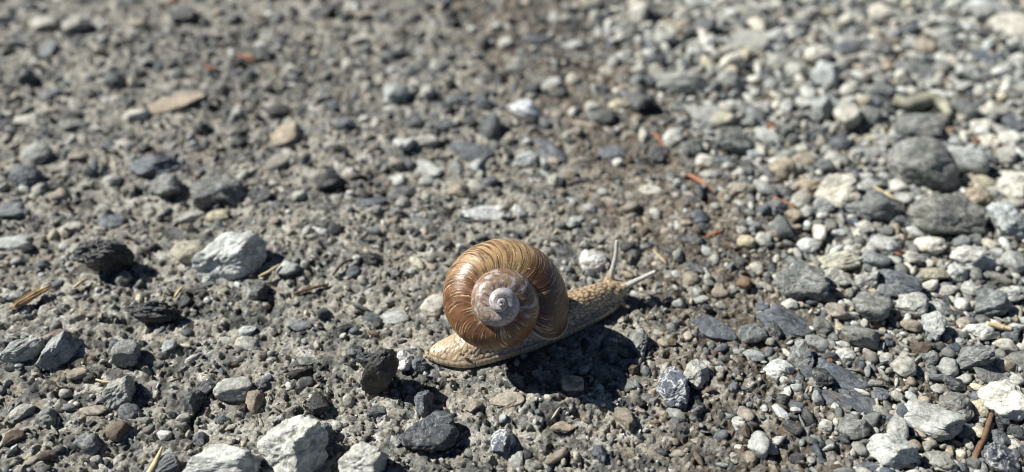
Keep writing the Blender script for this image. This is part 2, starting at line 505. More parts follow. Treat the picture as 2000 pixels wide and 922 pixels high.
# x, y (mm on the ground), half sizes a, b, c (mm), turn (degrees), tone, shape, size class (0 joined with the gravel), name, label
STONES = [
    (-278.0, 253.6, 10.01, 9.39, 3.38, -0, 'L', 'f', 1, 'flat_stone', "long pale stone with dark underside at the top left corner"),
    (-256.2, 252.1, 9.27, 8.55, 6.67, -0, 'L', 'a', 1, 'rock', "pale blocky rock at the top left beside the long corner stone"),
    (-243.1, 252.3, 4.61, 4.02, 2.89, -0, 'L', 'r', 0, 'stone', ""),
    (-294.1, 273.2, 7.16, 4.92, 3.83, -0, 'D', 'a', 1, 'stone', "medium dark grey angular stone just behind the long corner stone"),
    (-195.8, 262.5, 8.62, 6.73, 5.25, -0, 'K', 'a', 1, 'rock', "black rock at the top of the picture above the beige slab"),
    (-223.8, 257.7, 6.97, 7.72, 2.78, -0, 'T', 'f', 1, 'stone_chip', "medium tan flat stone chip beside the black rock at the top"),
    (-301.2, 256.1, 4.65, 6.12, 4.40, -0, 'L', 'r', 1, 'pebble', "small light grey rounded pebble beside the long corner stone"),
    (-256.3, 188.6, 6.20, 6.73, 5.25, -0, 'D', 'a', 1, 'stone', "larger dark grey angular stone behind the white flat stone"),
    (-235.5, 171.8, 6.65, 6.83, 2.46, -0, 'B', 'f', 1, 'flat_stone', "medium blue grey flat stone just behind the white flat stone"),
    (-204.9, 180.8, 6.11, 6.53, 4.70, -0, 'D', 'r', 1, 'stone', "dark round stone at the back of the blurred crust"),
    (-195.0, 180.6, 4.06, 4.10, 3.19, -0, 'T', 'a', 0, 'stone', ""),
    (-196.9, 190.9, 3.45, 3.34, 2.61, -0, 'K', 'a', 0, 'stone', ""),
    (-177.6, 176.4, 6.70, 4.87, 1.75, -0, 'T', 'f', 1, 'stone_chip', "small long tan flat stone chip just behind the long beige slab"),
    (-166.4, 158.8, 15.18, 7.13, 2.57, 30, 'T', 'f', 2, 'flat_stone', "long beige slab tilted up from the crust with a dark end"),
    (-146.7, 171.3, 3.99, 4.00, 3.12, -0, 'K', 'a', 0, 'stone', ""),
    (-182.6, 148.7, 6.36, 4.03, 2.90, -0, 'W', 'r', 1, 'pebble', "bluish white pebble beside the long beige slab"),
    (-237.4, 146.9, 6.96, 5.79, 2.08, -0, 'W', 'f', 1, 'stone', "white flat stone with black shadow at the far left edge"),
    (-243.6, 142.3, 4.40, 4.56, 3.55, -0, 'K', 'a', 1, 'stone', "small black angular stone beside the white flat stone"),
    (-213.1, 149.1, 4.45, 3.07, 2.39, -0, 'K', 'a', 0, 'stone', ""),
    (-210.4, 139.9, 6.86, 5.56, 2.00, -0, 'G', 'f', 1, 'flat_stone', "medium long grey flat stone beside the white flat stone"),
    (-215.5, 114.7, 6.53, 6.75, 4.86, -0, 'L', 'r', 1, 'stone', "pale round stone behind the blue grey angular one"),
    (-210.2, 93.1, 6.80, 7.43, 5.80, -0, 'B', 'a', 2, 'stone', "blue grey angular stone near the left edge of the blurred crust"),
    (-201.0, 86.6, 3.34, 3.30, 2.57, -0, 'L', 'a', 0, 'stone', ""),
    (-157.6, 105.5, 11.70, 6.20, 4.84, 22, 'B', 'a', 2, 'flat_stone', "smooth slate slab leaning on a grey rock in the blurred crust"),
    (-148.8, 90.3, 7.89, 7.30, 5.69, -0, 'G', 'a', 2, 'rock', "grey rock in front of the smooth leaning slate"),
    (-122.4, 84.5, 11.15, 9.79, 7.63, -0, 'G', 'a', 2, 'rock', "big grey lump of conglomerate with long shadow beside the grey blurred rock"),
    (-174.8, 95.9, 4.55, 3.70, 2.89, -0, 'W', 'a', 1, 'stone', "small bright white stone in front of the smooth leaning slate"),
    (-131.0, 71.5, 6.58, 3.13, 2.44, 32, 'L', 'a', 1, 'stone', "tilted tan stone in front of the grey blurred rock"),
    (-119.8, 69.9, 4.81, 3.24, 2.33, -0, 'Y', 'r', 1, 'pebble', "medium cream rounded pebble beside the tilted tan stone"),
    (-179.4, 63.6, 5.99, 4.21, 1.51, 18, 'W', 'f', 1, 'stone', "white flat chip lying on the crust behind the big white angular rock"),
    (-164.0, 68.4, 6.39, 5.07, 1.83, -0, 'B', 'f', 1, 'flat_stone', "larger long blue grey flat stone beside the white flat chip"),
    (-170.0, 122.9, 3.61, 2.87, 2.24, -0, 'K', 'a', 0, 'stone', ""),
    (-147.0, 138.4, 4.37, 5.21, 4.06, -0, 'K', 'a', 1, 'stone', "medium black angular stone just in front of the long beige slab"),
    (-125.7, 127.3, 3.65, 2.88, 2.25, -0, 'K', 'a', 0, 'stone', ""),
    (-197.1, 115.9, 5.33, 4.09, 1.47, -0, 'T', 'f', 1, 'stone_chip', "small long tan flat stone chip beside the pale round stone"),
    (-205.4, 71.8, 6.98, 5.33, 1.92, -0, 'B', 'f', 1, 'flat_stone', "larger long blue grey flat stone just behind the flat edge slab"),
    (-165.9, 260.4, 6.23, 4.77, 3.72, -0, 'D', 'a', 1, 'stone', "small dark grey angular stone beside the black rock at the top"),
    (-259.3, 220.9, 6.55, 7.16, 2.58, -0, 'B', 'f', 1, 'stone_chip', "medium blue grey flat stone chip just in front of the long corner stone"),
    (-234.0, 233.6, 4.46, 3.87, 2.79, -0, 'L', 'r', 0, 'stone', ""),
    (-113.4, 268.7, 10.28, 5.80, 4.53, -0, 'K', 'a', 1, 'stone', "black blurred stone far back near the top of the picture"),
    (-136.1, 212.0, 6.47, 6.98, 5.44, -0, 'K', 'a', 1, 'rock', "dark brown blurred rock by the rust red leaf scraps"),
    (-113.1, 151.9, 6.40, 4.58, 3.57, -0, 'K', 'a', 1, 'stone', "lone black stone on the smooth blurred crust"),
    (-105.1, 130.1, 9.14, 8.13, 2.93, -35, 'T', 'f', 1, 'flat_stone', "tan ledge of crust lifted over a black hollow"),
    (-104.8, 110.4, 6.78, 5.67, 2.04, 21, 'T', 'f', 1, 'flat_stone', "thin tan plate lifted from the crust in front of the tan ledge"),
    (-78.3, 91.0, 7.32, 5.91, 4.61, -0, 'K', 'a', 1, 'rock', "rough black lump casting shadow on the grey crust behind the snail"),
    (-104.0, 81.5, 5.50, 4.49, 3.50, -0, 'D', 'a', 1, 'stone', "medium dark grey angular stone beside the big grey lump"),
    (-57.0, 167.5, 7.29, 7.92, 6.17, -0, 'L', 'a', 1, 'rock', "pale pyramid shaped rock standing blurred in the middle distance"),
    (-60.8, 218.5, 6.53, 4.38, 3.42, -0, 'D', 'a', 1, 'stone', "medium dark grey angular stone behind the pale pyramid rock"),
    (-87.1, 202.5, 4.22, 3.59, 2.58, -0, 'L', 'r', 0, 'stone', ""),
    (-63.6, 199.6, 3.50, 3.56, 2.56, -0, 'L', 'r', 0, 'stone', ""),
    (-37.9, 200.5, 4.91, 4.46, 3.21, -0, 'L', 'r', 0, 'stone', ""),
    (-41.1, 171.6, 4.00, 5.57, 4.34, -0, 'L', 'a', 1, 'stone', "small light grey angular stone beside the pale pyramid rock"),
    (-24.8, 163.1, 7.20, 4.68, 3.65, -0, 'B', 'a', 1, 'stone', "medium blue grey angular stone behind the white capped stone"),
    (-11.7, 160.6, 6.51, 4.65, 3.63, -0, 'B', 'a', 1, 'stone', "medium blue grey angular stone beside the bright far stone"),
    (-29.2, 140.0, 6.86, 5.12, 1.84, -0, 'D', 'f', 1, 'flat_stone', "medium long dark grey flat stone just behind the blue flecked slab"),
    (-17.4, 141.6, 3.76, 3.70, 2.89, -0, 'D', 'a', 0, 'stone', ""),
    (-7.3, 136.2, 6.22, 7.70, 5.54, -0, 'D', 'r', 1, 'stone', "round dark stone with a white cap behind the blue flecked slab"),
    (-47.5, 120.7, 5.41, 4.94, 3.85, -0, 'W', 'a', 1, 'stone', "greenish white stone in the pale cluster behind the snail"),
    (-37.7, 124.3, 6.05, 4.27, 3.33, -0, 'L', 'a', 1, 'stone', "medium light grey angular stone beside the greenish white stone"),
    (-16.0, 120.4, 11.03, 7.65, 2.75, -14, 'B', 'f', 2, 'flat_stone', "dark blue slate slab with light flecks lying behind the snail's shell"),
    (-36.2, 105.4, 8.83, 4.98, 1.79, -39, 'L', 'f', 1, 'flat_stone', "pale slab slanting down beside the blue flecked one"),
    (-13.7, 107.6, 4.08, 4.27, 3.07, -0, 'L', 'r', 1, 'pebble', "small light grey rounded pebble just in front of the blue flecked slab"),
    (-22.4, 107.3, 3.49, 2.84, 2.04, -0, 'L', 'r', 0, 'stone', ""),
    (-43.9, 107.3, 2.91, 2.84, 2.05, -0, 'B', 'r', 0, 'stone', ""),
    (-49.6, 107.0, 3.49, 3.55, 2.56, -0, 'T', 'r', 0, 'stone', ""),
    (-48.9, 95.7, 4.54, 4.37, 1.57, -0, 'L', 'f', 1, 'stone_chip', "small light grey flat stone chip beside the slanting pale slab"),
    (-45.0, 86.1, 6.84, 5.05, 1.82, 17, 'D', 'f', 1, 'flat_stone', "larger long dark grey flat stone just in front of the slanting pale slab"),
    (-43.6, 78.6, 3.27, 3.28, 2.36, -0, 'L', 'r', 0, 'stone', ""),
    (-34.7, 95.2, 3.97, 3.43, 2.47, -0, 'L', 'r', 0, 'stone', ""),
    (-20.6, 84.5, 4.98, 3.84, 3.00, -0, 'T', 'a', 1, 'stone', "tan angular stone behind the white quartz strip"),
    (-7.6, 93.3, 4.52, 3.41, 2.46, -0, 'B', 'r', 1, 'pebble', "small blue grey rounded pebble beside the tan angular stone"),
    (-6.6, 70.2, 12.30, 4.70, 1.69, -0, 'Q', 'f', 2, 'flat_stone', "long white quartz strip lying in the crust behind the shell"),
    (-57.3, 78.4, 7.35, 3.27, 1.18, 20, 'B', 'f', 1, 'flat_stone', "medium long blue grey flat stone beside the rough black lump"),
    (-44.4, 71.3, 4.29, 3.71, 2.89, -0, 'G', 'a', 1, 'stone', "medium grey angular stone beside the tan angular stone"),
    (-34.2, 81.6, 1.76, 2.38, 1.71, -0, 'W', 'r', 0, 'stone', ""),
    (-60.0, 82.4, 3.85, 2.55, 1.99, -0, 'K', 'a', 0, 'stone', ""),
    (-66.7, 82.9, 1.76, 1.46, 1.05, -0, 'W', 'r', 0, 'stone', ""),
    (-0.4, 229.7, 4.44, 4.74, 3.41, -0, 'W', 'r', 0, 'stone', ""),
    (-78.0, 139.3, 4.99, 3.69, 2.88, -0, 'B', 'a', 1, 'stone', "small blue grey angular stone beside the tan ledge"),
    (-46.0, 141.2, 6.27, 4.45, 3.47, -0, 'D', 'a', 1, 'stone', "medium dark grey angular stone just behind the greenish white stone"),
    (-32.7, 254.0, 4.62, 3.75, 2.92, -0, 'K', 'a', 0, 'stone', ""),
    (-7.0, 184.8, 6.14, 4.08, 3.18, -0, 'K', 'a', 1, 'stone', "medium black angular stone just behind the bright far stone"),
    (1.3, 127.0, 2.43, 3.74, 2.69, -0, 'T', 'r', 0, 'stone', ""),
    (-39.5, 97.4, 2.28, 2.76, 1.99, -0, 'T', 'r', 0, 'stone', ""),
    (10.1, 154.2, 9.16, 6.89, 5.38, -28, 'Q', 'a', 1, 'stone', "bright white blurred stone far behind the snail"),
    (11.9, 144.0, 3.78, 3.72, 2.90, -0, 'K', 'a', 0, 'stone', ""),
    (18.7, 141.2, 3.13, 4.44, 3.47, -0, 'B', 'a', 0, 'stone', ""),
    (19.1, 117.7, 12.70, 5.67, 2.04, -65, 'B', 'f', 1, 'flat_stone', "blue slate sliver slanting down behind the snail"),
    (8.9, 112.3, 5.90, 4.83, 3.77, -0, 'L', 'a', 1, 'stone', "medium light grey angular stone beside the blue slate sliver"),
    (9.7, 126.2, 2.43, 2.98, 2.15, -0, 'L', 'r', 0, 'stone', ""),
    (32.4, 152.3, 2.56, 3.03, 2.37, -0, 'W', 'a', 0, 'stone', ""),
    (25.3, 150.4, 3.82, 3.17, 2.28, -0, 'T', 'r', 0, 'stone', ""),
    (23.9, 178.9, 6.07, 5.10, 3.67, -0, 'L', 'r', 1, 'pebble', "medium light grey rounded pebble just behind the bright far stone"),
    (34.9, 183.4, 4.08, 4.07, 3.18, -0, 'L', 'a', 0, 'stone', ""),
    (11.8, 173.9, 6.68, 3.99, 3.11, -0, 'D', 'a', 1, 'stone', "medium long dark grey angular stone just behind the bright far stone"),
    (31.1, 187.5, 4.80, 4.11, 3.20, -0, 'K', 'a', 0, 'stone', ""),
    (42.9, 156.0, 4.52, 3.83, 2.99, -0, 'W', 'a', 0, 'stone', ""),
    (47.9, 147.9, 5.72, 5.54, 3.99, -0, 'D', 'r', 1, 'pebble', "medium dark grey rounded pebble beside the dark blurred block"),
    (57.3, 159.1, 6.41, 5.03, 3.92, 28, 'Y', 'a', 1, 'stone', "medium cream angular stone beside the dark blurred block"),
    (67.5, 159.5, 7.18, 8.56, 6.68, -0, 'D', 'a', 1, 'stone', "dark block of stone standing blurred behind the orange needle"),
    (48.3, 174.8, 5.36, 4.80, 3.75, -0, 'L', 'a', 1, 'stone', "medium light grey angular stone beside the dark blurred block"),
    (65.1, 211.8, 5.02, 5.49, 3.95, -0, 'L', 'r', 1, 'pebble', "small light grey rounded pebble behind the dark blurred block"),
    (106.6, 213.4, 7.19, 5.52, 3.98, -0, 'L', 'r', 1, 'pebble', "medium light grey rounded pebble beside the long far slab"),
    (115.0, 227.5, 4.43, 5.69, 4.10, -0, 'W', 'r', 1, 'pebble', "small white rounded pebble beside the long far slab"),
    (116.6, 247.7, 6.89, 7.46, 5.82, -0, 'B', 'a', 1, 'stone', "larger blue grey angular stone beside the long far slab"),
    (137.0, 227.6, 16.86, 11.10, 3.99, 38, 'L', 'f', 2, 'flat_stone', "long pale slanting slab far back at the top of the gravel"),
    (91.3, 182.3, 15.69, 8.64, 6.22, -0, 'L', 'r', 2, 'stone', "wide light grey stone far back where soil meets gravel"),
    (97.6, 157.4, 17.22, 7.75, 2.79, -23, 'L', 'f', 2, 'flat_stone', "long grey slab propped up with a black hollow under it"),
    (78.7, 128.0, 5.49, 6.04, 4.35, -0, 'W', 'r', 1, 'pebble', "larger white rounded pebble beside the grey needle stone"),
    (85.9, 121.0, 5.42, 6.39, 4.98, -0, 'G', 'a', 1, 'stone', "grey angular stone beside the tip of the thin orange needle"),
    (105.7, 124.9, 9.12, 7.19, 5.60, -0, 'G', 'a', 2, 'stone', "smooth grey blurred stone in front of the propped slab"),
    (91.7, 110.7, 5.87, 4.33, 3.12, -0, 'W', 'r', 1, 'pebble', "bright white pebble just behind the thick orange needle"),
    (65.6, 129.4, 3.06, 5.05, 3.94, -0, 'L', 'a', 0, 'stone', ""),
    (69.1, 115.5, 4.16, 5.11, 3.68, -0, 'D', 'r', 1, 'pebble', "medium dark grey rounded pebble beside the grey needle stone"),
    (50.9, 110.3, 2.64, 2.87, 2.06, -0, 'W', 'r', 0, 'stone', ""),
    (89.9, 98.0, 4.57, 3.48, 2.51, -0, 'L', 'r', 1, 'pebble', "small light grey rounded pebble just in front of the white needle pebble"),
    (101.7, 85.7, 5.01, 5.18, 4.04, -0, 'T', 'a', 1, 'stone', "larger tan angular stone beside the brown pebble"),
    (91.8, 80.1, 3.29, 3.98, 2.86, -0, 'T', 'r', 1, 'pebble', "small tan rounded pebble in front of the white needle pebble"),
    (62.1, 70.0, 2.67, 2.77, 2.16, -0, 'W', 'a', 0, 'stone', ""),
    (62.4, 87.3, 5.01, 3.82, 1.37, -0, 'W', 'f', 1, 'stone_chip', "small long white flat stone chip beside the white needle pebble"),
    (35.9, 75.0, 3.79, 3.12, 2.43, -0, 'L', 'a', 0, 'stone', ""),
    (79.5, 66.2, 4.24, 3.81, 2.74, -0, 'B', 'r', 1, 'pebble', "medium blue grey rounded pebble in front of the white needle pebble"),
    (27.8, 65.5, 5.27, 3.07, 1.11, 58, 'L', 'f', 0, 'stone', ""),
    (21.6, 94.8, 3.40, 3.95, 3.08, -0, 'L', 'a', 1, 'stone', "small light grey angular stone just in front of the blue slate sliver"),
    (72.8, 82.8, 1.76, 1.73, 1.24, -0, 'W', 'r', 0, 'stone', ""),
    (60.9, 256.8, 3.87, 4.72, 3.68, -0, 'W', 'a', 0, 'stone', ""),
    (36.5, 260.4, 6.23, 4.74, 3.70, -0, 'L', 'a', 1, 'stone', "small light grey angular stone behind the bright far stone"),
    (53.6, 262.6, 4.70, 7.10, 5.11, -0, 'L', 'r', 1, 'pebble', "small light grey rounded pebble behind the wide light grey stone"),
    (90.8, 231.7, 6.69, 6.69, 4.82, -0, 'L', 'r', 1, 'pebble', "medium light grey rounded pebble just behind the wide light grey stone"),
    (104.7, 252.7, 4.62, 5.97, 4.30, -0, 'T', 'r', 1, 'pebble', "small tan rounded pebble beside the long far slab"),
    (33.2, 134.4, 4.32, 4.58, 3.30, -0, 'T', 'r', 1, 'pebble', "small tan rounded pebble beside the blue slate sliver"),
    (29.2, 132.9, 2.46, 3.04, 2.19, -0, 'L', 'r', 0, 'stone', ""),
    (130.5, 160.6, 3.91, 4.93, 3.55, -0, 'L', 'r', 1, 'pebble', "small light grey rounded pebble behind the smooth grey stone"),
    (119.5, 121.4, 3.00, 3.55, 2.77, -0, 'L', 'a', 0, 'stone', ""),
    (119.4, 184.5, 8.89, 6.58, 5.13, -0, 'L', 'a', 1, 'stone', "larger light grey angular stone just behind the propped grey slab"),
    (81.1, 204.3, 6.37, 5.41, 3.89, -0, 'B', 'r', 1, 'pebble', "medium blue grey rounded pebble beside the wide light grey stone"),
    (54.0, 198.8, 5.59, 4.97, 1.79, -0, 'L', 'f', 0, 'stone', ""),
    (5.7, 69.6, 3.21, 3.68, 2.87, -0, 'L', 'a', 1, 'stone', "small light grey angular stone beside the white quartz strip"),
    (69.4, 62.2, 3.67, 3.07, 1.11, -0, 'W', 'f', 0, 'stone', ""),
    (48.7, 117.7, 7.14, 5.69, 2.05, -0, 'B', 'f', 1, 'flat_stone', "larger long blue grey flat stone beside the blue slate sliver"),
    (110.0, 106.5, 4.66, 4.10, 3.20, -0, 'D', 'a', 1, 'stone', "medium dark grey angular stone beside the brown pebble"),
    (137.4, 269.6, 4.75, 5.14, 3.70, -0, 'W', 'r', 0, 'stone', ""),
    (74.6, 243.0, 5.30, 4.87, 3.51, -0, 'G', 'r', 0, 'stone', ""),
    (15.9, 237.2, 7.48, 6.94, 2.50, -0, 'B', 'f', 1, 'flat_stone', "medium long blue grey flat stone behind the bright far stone"),
    (37.8, 230.6, 8.14, 6.82, 2.46, -0, 'L', 'f', 1, 'flat_stone', "medium long light grey flat stone behind the bright far stone"),
    (229.8, 271.7, 7.96, 7.30, 5.26, -0, 'W', 'r', 1, 'pebble', "medium white rounded pebble behind the flat grey slab"),
    (188.7, 273.2, 7.96, 4.88, 3.81, -0, 'W', 'a', 1, 'stone', "medium long white angular stone beside the long far slab"),
    (284.4, 266.4, 9.49, 8.79, 6.85, -0, 'L', 'a', 1, 'stone', "larger light grey angular stone beside the white far slab"),
    (298.7, 247.2, 14.81, 12.46, 4.49, -53, 'W', 'f', 1, 'flat_stone', "white sloping slab in the farthest gravel at the picture's edge"),
    (262.9, 258.6, 6.21, 4.78, 3.73, -0, 'W', 'a', 1, 'stone', "small white angular stone behind the flat grey slab"),
    (155.3, 230.9, 5.95, 7.25, 5.65, -0, 'L', 'a', 1, 'stone', "medium light grey angular stone beside the long far slab"),
    (192.1, 222.0, 8.05, 6.62, 4.77, -0, 'B', 'r', 1, 'pebble', "larger blue grey rounded pebble just behind the tall blurred stone"),
    (210.9, 222.0, 7.31, 6.63, 4.78, -0, 'G', 'r', 1, 'pebble', "medium grey rounded pebble beside the flat grey slab"),
    (200.1, 211.8, 5.74, 5.56, 4.00, -0, 'L', 'r', 1, 'pebble', "medium light grey rounded pebble beside the flat grey slab"),
    (224.7, 227.0, 3.68, 3.60, 2.80, -0, 'W', 'a', 0, 'stone', ""),
    (238.9, 226.8, 5.90, 6.72, 4.84, -0, 'T', 'r', 1, 'pebble', "medium tan rounded pebble just behind the flat grey slab"),
    (252.7, 228.3, 5.92, 6.35, 4.95, -0, 'G', 'a', 1, 'stone', "medium grey angular stone beside the flat grey slab"),
    (172.3, 212.0, 12.71, 6.99, 5.45, 54, 'W', 'a', 1, 'stone', "larger white angular stone just behind the tall blurred stone"),
    (169.2, 186.9, 7.58, 8.61, 7.31, -0, 'L', 'p', 1, 'stone', "pale blurred stone standing tall in the far gravel"),
    (149.8, 204.3, 7.08, 5.44, 3.92, -0, 'L', 'r', 1, 'pebble', "medium light grey rounded pebble beside the tall blurred stone"),
    (155.8, 195.5, 6.27, 5.34, 3.85, -0, 'L', 'r', 1, 'pebble', "medium light grey rounded pebble beside the propped grey slab"),
    (223.3, 201.8, 11.97, 9.37, 3.37, -0, 'G', 'f', 1, 'flat_stone', "grey flat slab behind the curled stalk in the blurred gravel"),
    (246.9, 207.8, 4.27, 4.61, 3.32, -0, 'W', 'r', 0, 'stone', ""),
    (267.9, 213.1, 11.34, 7.03, 2.53, -20, 'B', 'f', 1, 'flat_stone', "larger long blue grey flat stone just in front of the white far slab"),
    (248.4, 192.7, 9.01, 5.38, 3.87, -0, 'W', 'r', 1, 'pebble', "larger long white rounded pebble beside the flat grey slab"),
    (268.7, 197.5, 6.28, 4.53, 3.26, -0, 'W', 'r', 1, 'pebble', "medium white rounded pebble in front of the white far slab"),
    (283.2, 208.7, 4.28, 5.58, 4.02, -0, 'W', 'r', 1, 'pebble', "small white rounded pebble just in front of the white far slab"),
    (246.2, 158.1, 7.13, 4.99, 3.59, -0, 'W', 'r', 1, 'pebble', "medium white rounded pebble beside the round olive stone"),
    (250.6, 147.8, 5.09, 5.39, 4.20, -0, 'B', 'a', 1, 'stone', "medium blue grey angular stone behind the white rock at the edge"),
    (231.1, 157.5, 7.78, 5.49, 4.28, -0, 'G', 'a', 1, 'stone', "larger grey angular stone beside the round olive stone"),
    (193.4, 170.4, 7.98, 5.94, 4.28, -0, 'G', 'r', 1, 'pebble', "larger grey rounded pebble just in front of the flat grey slab"),
    (177.6, 176.1, 5.37, 5.14, 3.70, -0, 'L', 'r', 1, 'pebble', "medium light grey rounded pebble beside the round olive stone"),
    (151.3, 163.4, 4.58, 4.56, 3.28, -0, 'W', 'r', 1, 'pebble', "small white rounded pebble just in front of the tall blurred stone"),
    (158.7, 156.6, 5.83, 7.00, 5.46, -0, 'L', 'a', 1, 'stone', "larger light grey angular stone behind the brown pebble"),
    (168.1, 146.5, 6.36, 7.62, 5.94, -0, 'L', 'a', 1, 'stone', "larger light grey angular stone in front of the tall blurred stone"),
    (179.9, 149.1, 6.37, 5.65, 4.07, -0, 'G', 'r', 1, 'pebble', "medium grey rounded pebble beside the round olive stone"),
    (232.4, 142.3, 5.02, 4.55, 3.55, -0, 'W', 'a', 1, 'stone', "medium white angular stone beside the round olive stone"),
    (198.3, 137.3, 10.60, 7.89, 5.68, -0, 'G', 'r', 2, 'stone', "round olive grey stone in front of the curled stalk"),
    (213.7, 137.4, 3.72, 2.98, 2.33, -0, 'O', 'a', 0, 'stone', ""),
    (174.9, 135.6, 5.56, 4.27, 1.54, -0, 'Y', 'f', 1, 'stone_chip', "small long cream flat stone chip beside the round olive stone"),
    (158.9, 128.7, 6.11, 4.59, 3.30, -0, 'B', 'r', 1, 'pebble', "medium blue grey rounded pebble behind the white topped rock"),
    (171.6, 119.9, 8.97, 5.07, 1.83, -0, 'L', 'f', 1, 'flat_stone', "larger long light grey flat stone beside the round olive stone"),
    (228.6, 127.5, 4.87, 4.39, 3.43, -0, 'W', 'a', 1, 'stone', "medium white angular stone behind the white rock at the edge"),
    (241.7, 132.1, 4.92, 4.70, 3.38, -0, 'W', 'r', 1, 'pebble', "medium white rounded pebble behind the white rock at the edge"),
    (213.9, 126.9, 4.25, 3.64, 2.84, -0, 'L', 'a', 0, 'stone', ""),
    (187.1, 102.5, 15.72, 13.10, 9.43, -0, 'G', 'r', 2, 'boulder', "grey round boulder, largest in the blurred gravel"),
    (124.2, 103.9, 6.37, 5.71, 4.11, -0, 'T', 'r', 1, 'pebble', "brown rounded pebble on soil behind the white topped rock"),
    (137.2, 112.7, 6.44, 4.39, 3.16, -42, 'T', 'r', 1, 'pebble', "medium tan rounded pebble beside the brown pebble"),
    (144.7, 106.5, 5.24, 4.12, 3.22, -0, 'B', 'a', 1, 'stone', "medium blue grey angular stone just behind the white topped rock"),
    (142.2, 83.1, 9.46, 9.91, 8.42, -0, 'W', 'p', 2, 'rock', "white topped rock with a grey foot in the gravel beside the coarse grey lump"),
    (130.8, 90.7, 5.62, 4.61, 3.60, -0, 'T', 'a', 1, 'stone', "medium tan angular stone just in front of the brown pebble"),
    (133.4, 75.6, 4.34, 3.80, 2.96, -0, 'L', 'a', 1, 'stone', "medium light grey angular stone just in front of the white topped rock"),
    (153.8, 74.8, 12.50, 7.99, 5.75, -0, 'G', 'r', 2, 'rock', "coarse grey lump of rock in front of the big round boulder"),
    (181.4, 67.2, 16.57, 9.87, 7.11, -0, 'G', 'r', 2, 'boulder', "wide grey boulder with a pale top in front of the big round boulder"),
    (205.4, 65.6, 7.99, 8.81, 6.87, -0, 'L', 'a', 2, 'boulder', "pale grey boulder at the edge of the picture beside the wide grey boulder"),
    (219.9, 89.2, 6.75, 6.95, 5.91, -0, 'W', 'p', 2, 'rock', "white angular rock behind the pale boulder at the picture's edge"),
    (171.8, 83.9, 4.42, 3.26, 2.54, -0, 'L', 'a', 1, 'stone', "small light grey angular stone beside the coarse grey lump"),
    (162.6, 95.1, 6.24, 3.51, 2.53, -0, 'L', 'r', 1, 'pebble', "medium long light grey rounded pebble just behind the coarse grey lump"),
    (213.5, 97.6, 6.26, 4.85, 1.75, -0, 'Y', 'f', 1, 'flat_stone', "medium long cream flat stone beside the white rock at the edge"),
    (202.7, 84.8, 5.55, 5.26, 4.11, -0, 'T', 'a', 1, 'stone', "larger tan angular stone beside the white rock at the edge"),
    (230.4, 114.3, 4.15, 4.98, 3.88, -0, 'L', 'a', 1, 'stone', "medium light grey angular stone just behind the white rock at the edge"),
    (119.5, 85.8, 4.44, 3.39, 2.44, -0, 'D', 'r', 1, 'pebble', "small dark grey rounded pebble just in front of the brown pebble"),
    (112.2, 71.0, 4.83, 4.36, 3.40, -0, 'B', 'a', 1, 'stone', "medium blue grey angular stone in front of the brown pebble"),
    (118.4, 67.8, 4.26, 3.71, 2.89, -0, 'T', 'a', 1, 'stone', "medium tan angular stone beside the white topped rock"),
    (125.1, 70.7, 2.68, 3.25, 2.34, -0, 'L', 'r', 0, 'stone', ""),
    (146.2, 61.2, 3.67, 3.66, 2.85, -0, 'L', 'a', 1, 'stone', "small light grey angular stone just in front of the coarse grey lump"),
    (135.0, 58.5, 3.64, 2.41, 1.88, -0, 'W', 'a', 0, 'stone', ""),
    (163.5, 68.2, 4.26, 3.26, 2.35, -0, 'B', 'r', 1, 'pebble', "small blue grey rounded pebble beside the coarse grey lump"),
    (237.1, 116.8, 2.38, 4.29, 3.35, -0, 'W', 'a', 0, 'stone', ""),
    (220.9, 112.6, 3.54, 4.24, 3.31, -0, 'G', 'a', 1, 'stone', "small grey angular stone behind the white rock at the edge"),
    (192.1, 239.6, 3.76, 4.88, 3.51, -0, 'G', 'r', 0, 'stone', ""),
    (281.0, 240.9, 7.52, 6.05, 2.18, -0, 'D', 'f', 1, 'stone_chip', "small long dark grey flat stone chip beside the white far slab"),
    (172.1, 253.3, 9.24, 5.00, 3.60, -0, 'L', 'r', 1, 'pebble', "medium long light grey rounded pebble behind the tall blurred stone"),
    (239.4, 249.8, 6.89, 5.00, 3.60, -0, 'B', 'r', 1, 'pebble', "medium blue grey rounded pebble just behind the flat grey slab"),
    (-151.1, 35.9, 10.89, 6.36, 7.95, -0, 'K', 's', 2, 'rock', "large jagged black rock standing up from pale grit, casting a long shadow"),
    (-123.0, 43.8, 6.36, 5.41, 3.90, 24, 'Y', 'r', 1, 'pebble', "smooth cream oval pebble touching the big white angular rock"),
    (-104.7, 38.3, 14.26, 8.73, 7.42, 16, 'W', 'p', 2, 'rock', "big white angular rock resting on the grey crust beside a cream pebble"),
    (-124.3, 11.3, 9.24, 4.42, 5.52, -0, 'K', 's', 2, 'rock', "glossy black wedge of rock lying in front of the large jagged black rock"),
    (-117.3, 19.3, 3.29, 2.67, 2.08, -0, 'D', 'a', 0, 'stone', ""),
    (-127.1, -8.4, 4.36, 4.03, 3.83, -0, 'G', 'c', 1, 'stone', "small grey cube shaped stone standing alone on the pale crust"),
    (-124.5, -23.6, 6.08, 4.94, 4.20, 40, 'L', 'p', 2, 'stone', "pale tilted stone with a flat bright face, in front of the grey cube stone"),
    (-164.0, -5.9, 7.62, 6.02, 4.70, 30, 'L', 'a', 2, 'stone', "pale angular stone half sunk in the crust close to the wood splinter"),
    (-150.7, -6.7, 7.88, 4.78, 4.06, 66, 'L', 'p', 2, 'stone', "tall pale stone tilted steeply in the crust, beside the half sunk pale stone"),
    (-141.1, -14.8, 3.65, 2.49, 1.79, 28, 'T', 'r', 1, 'pebble', "small tan rounded pebble just in front of the steep pale stone"),
    (-143.1, -33.2, 3.63, 3.62, 2.82, -0, 'G', 'a', 1, 'stone', "larger grey angular stone beside the pale tilted stone"),
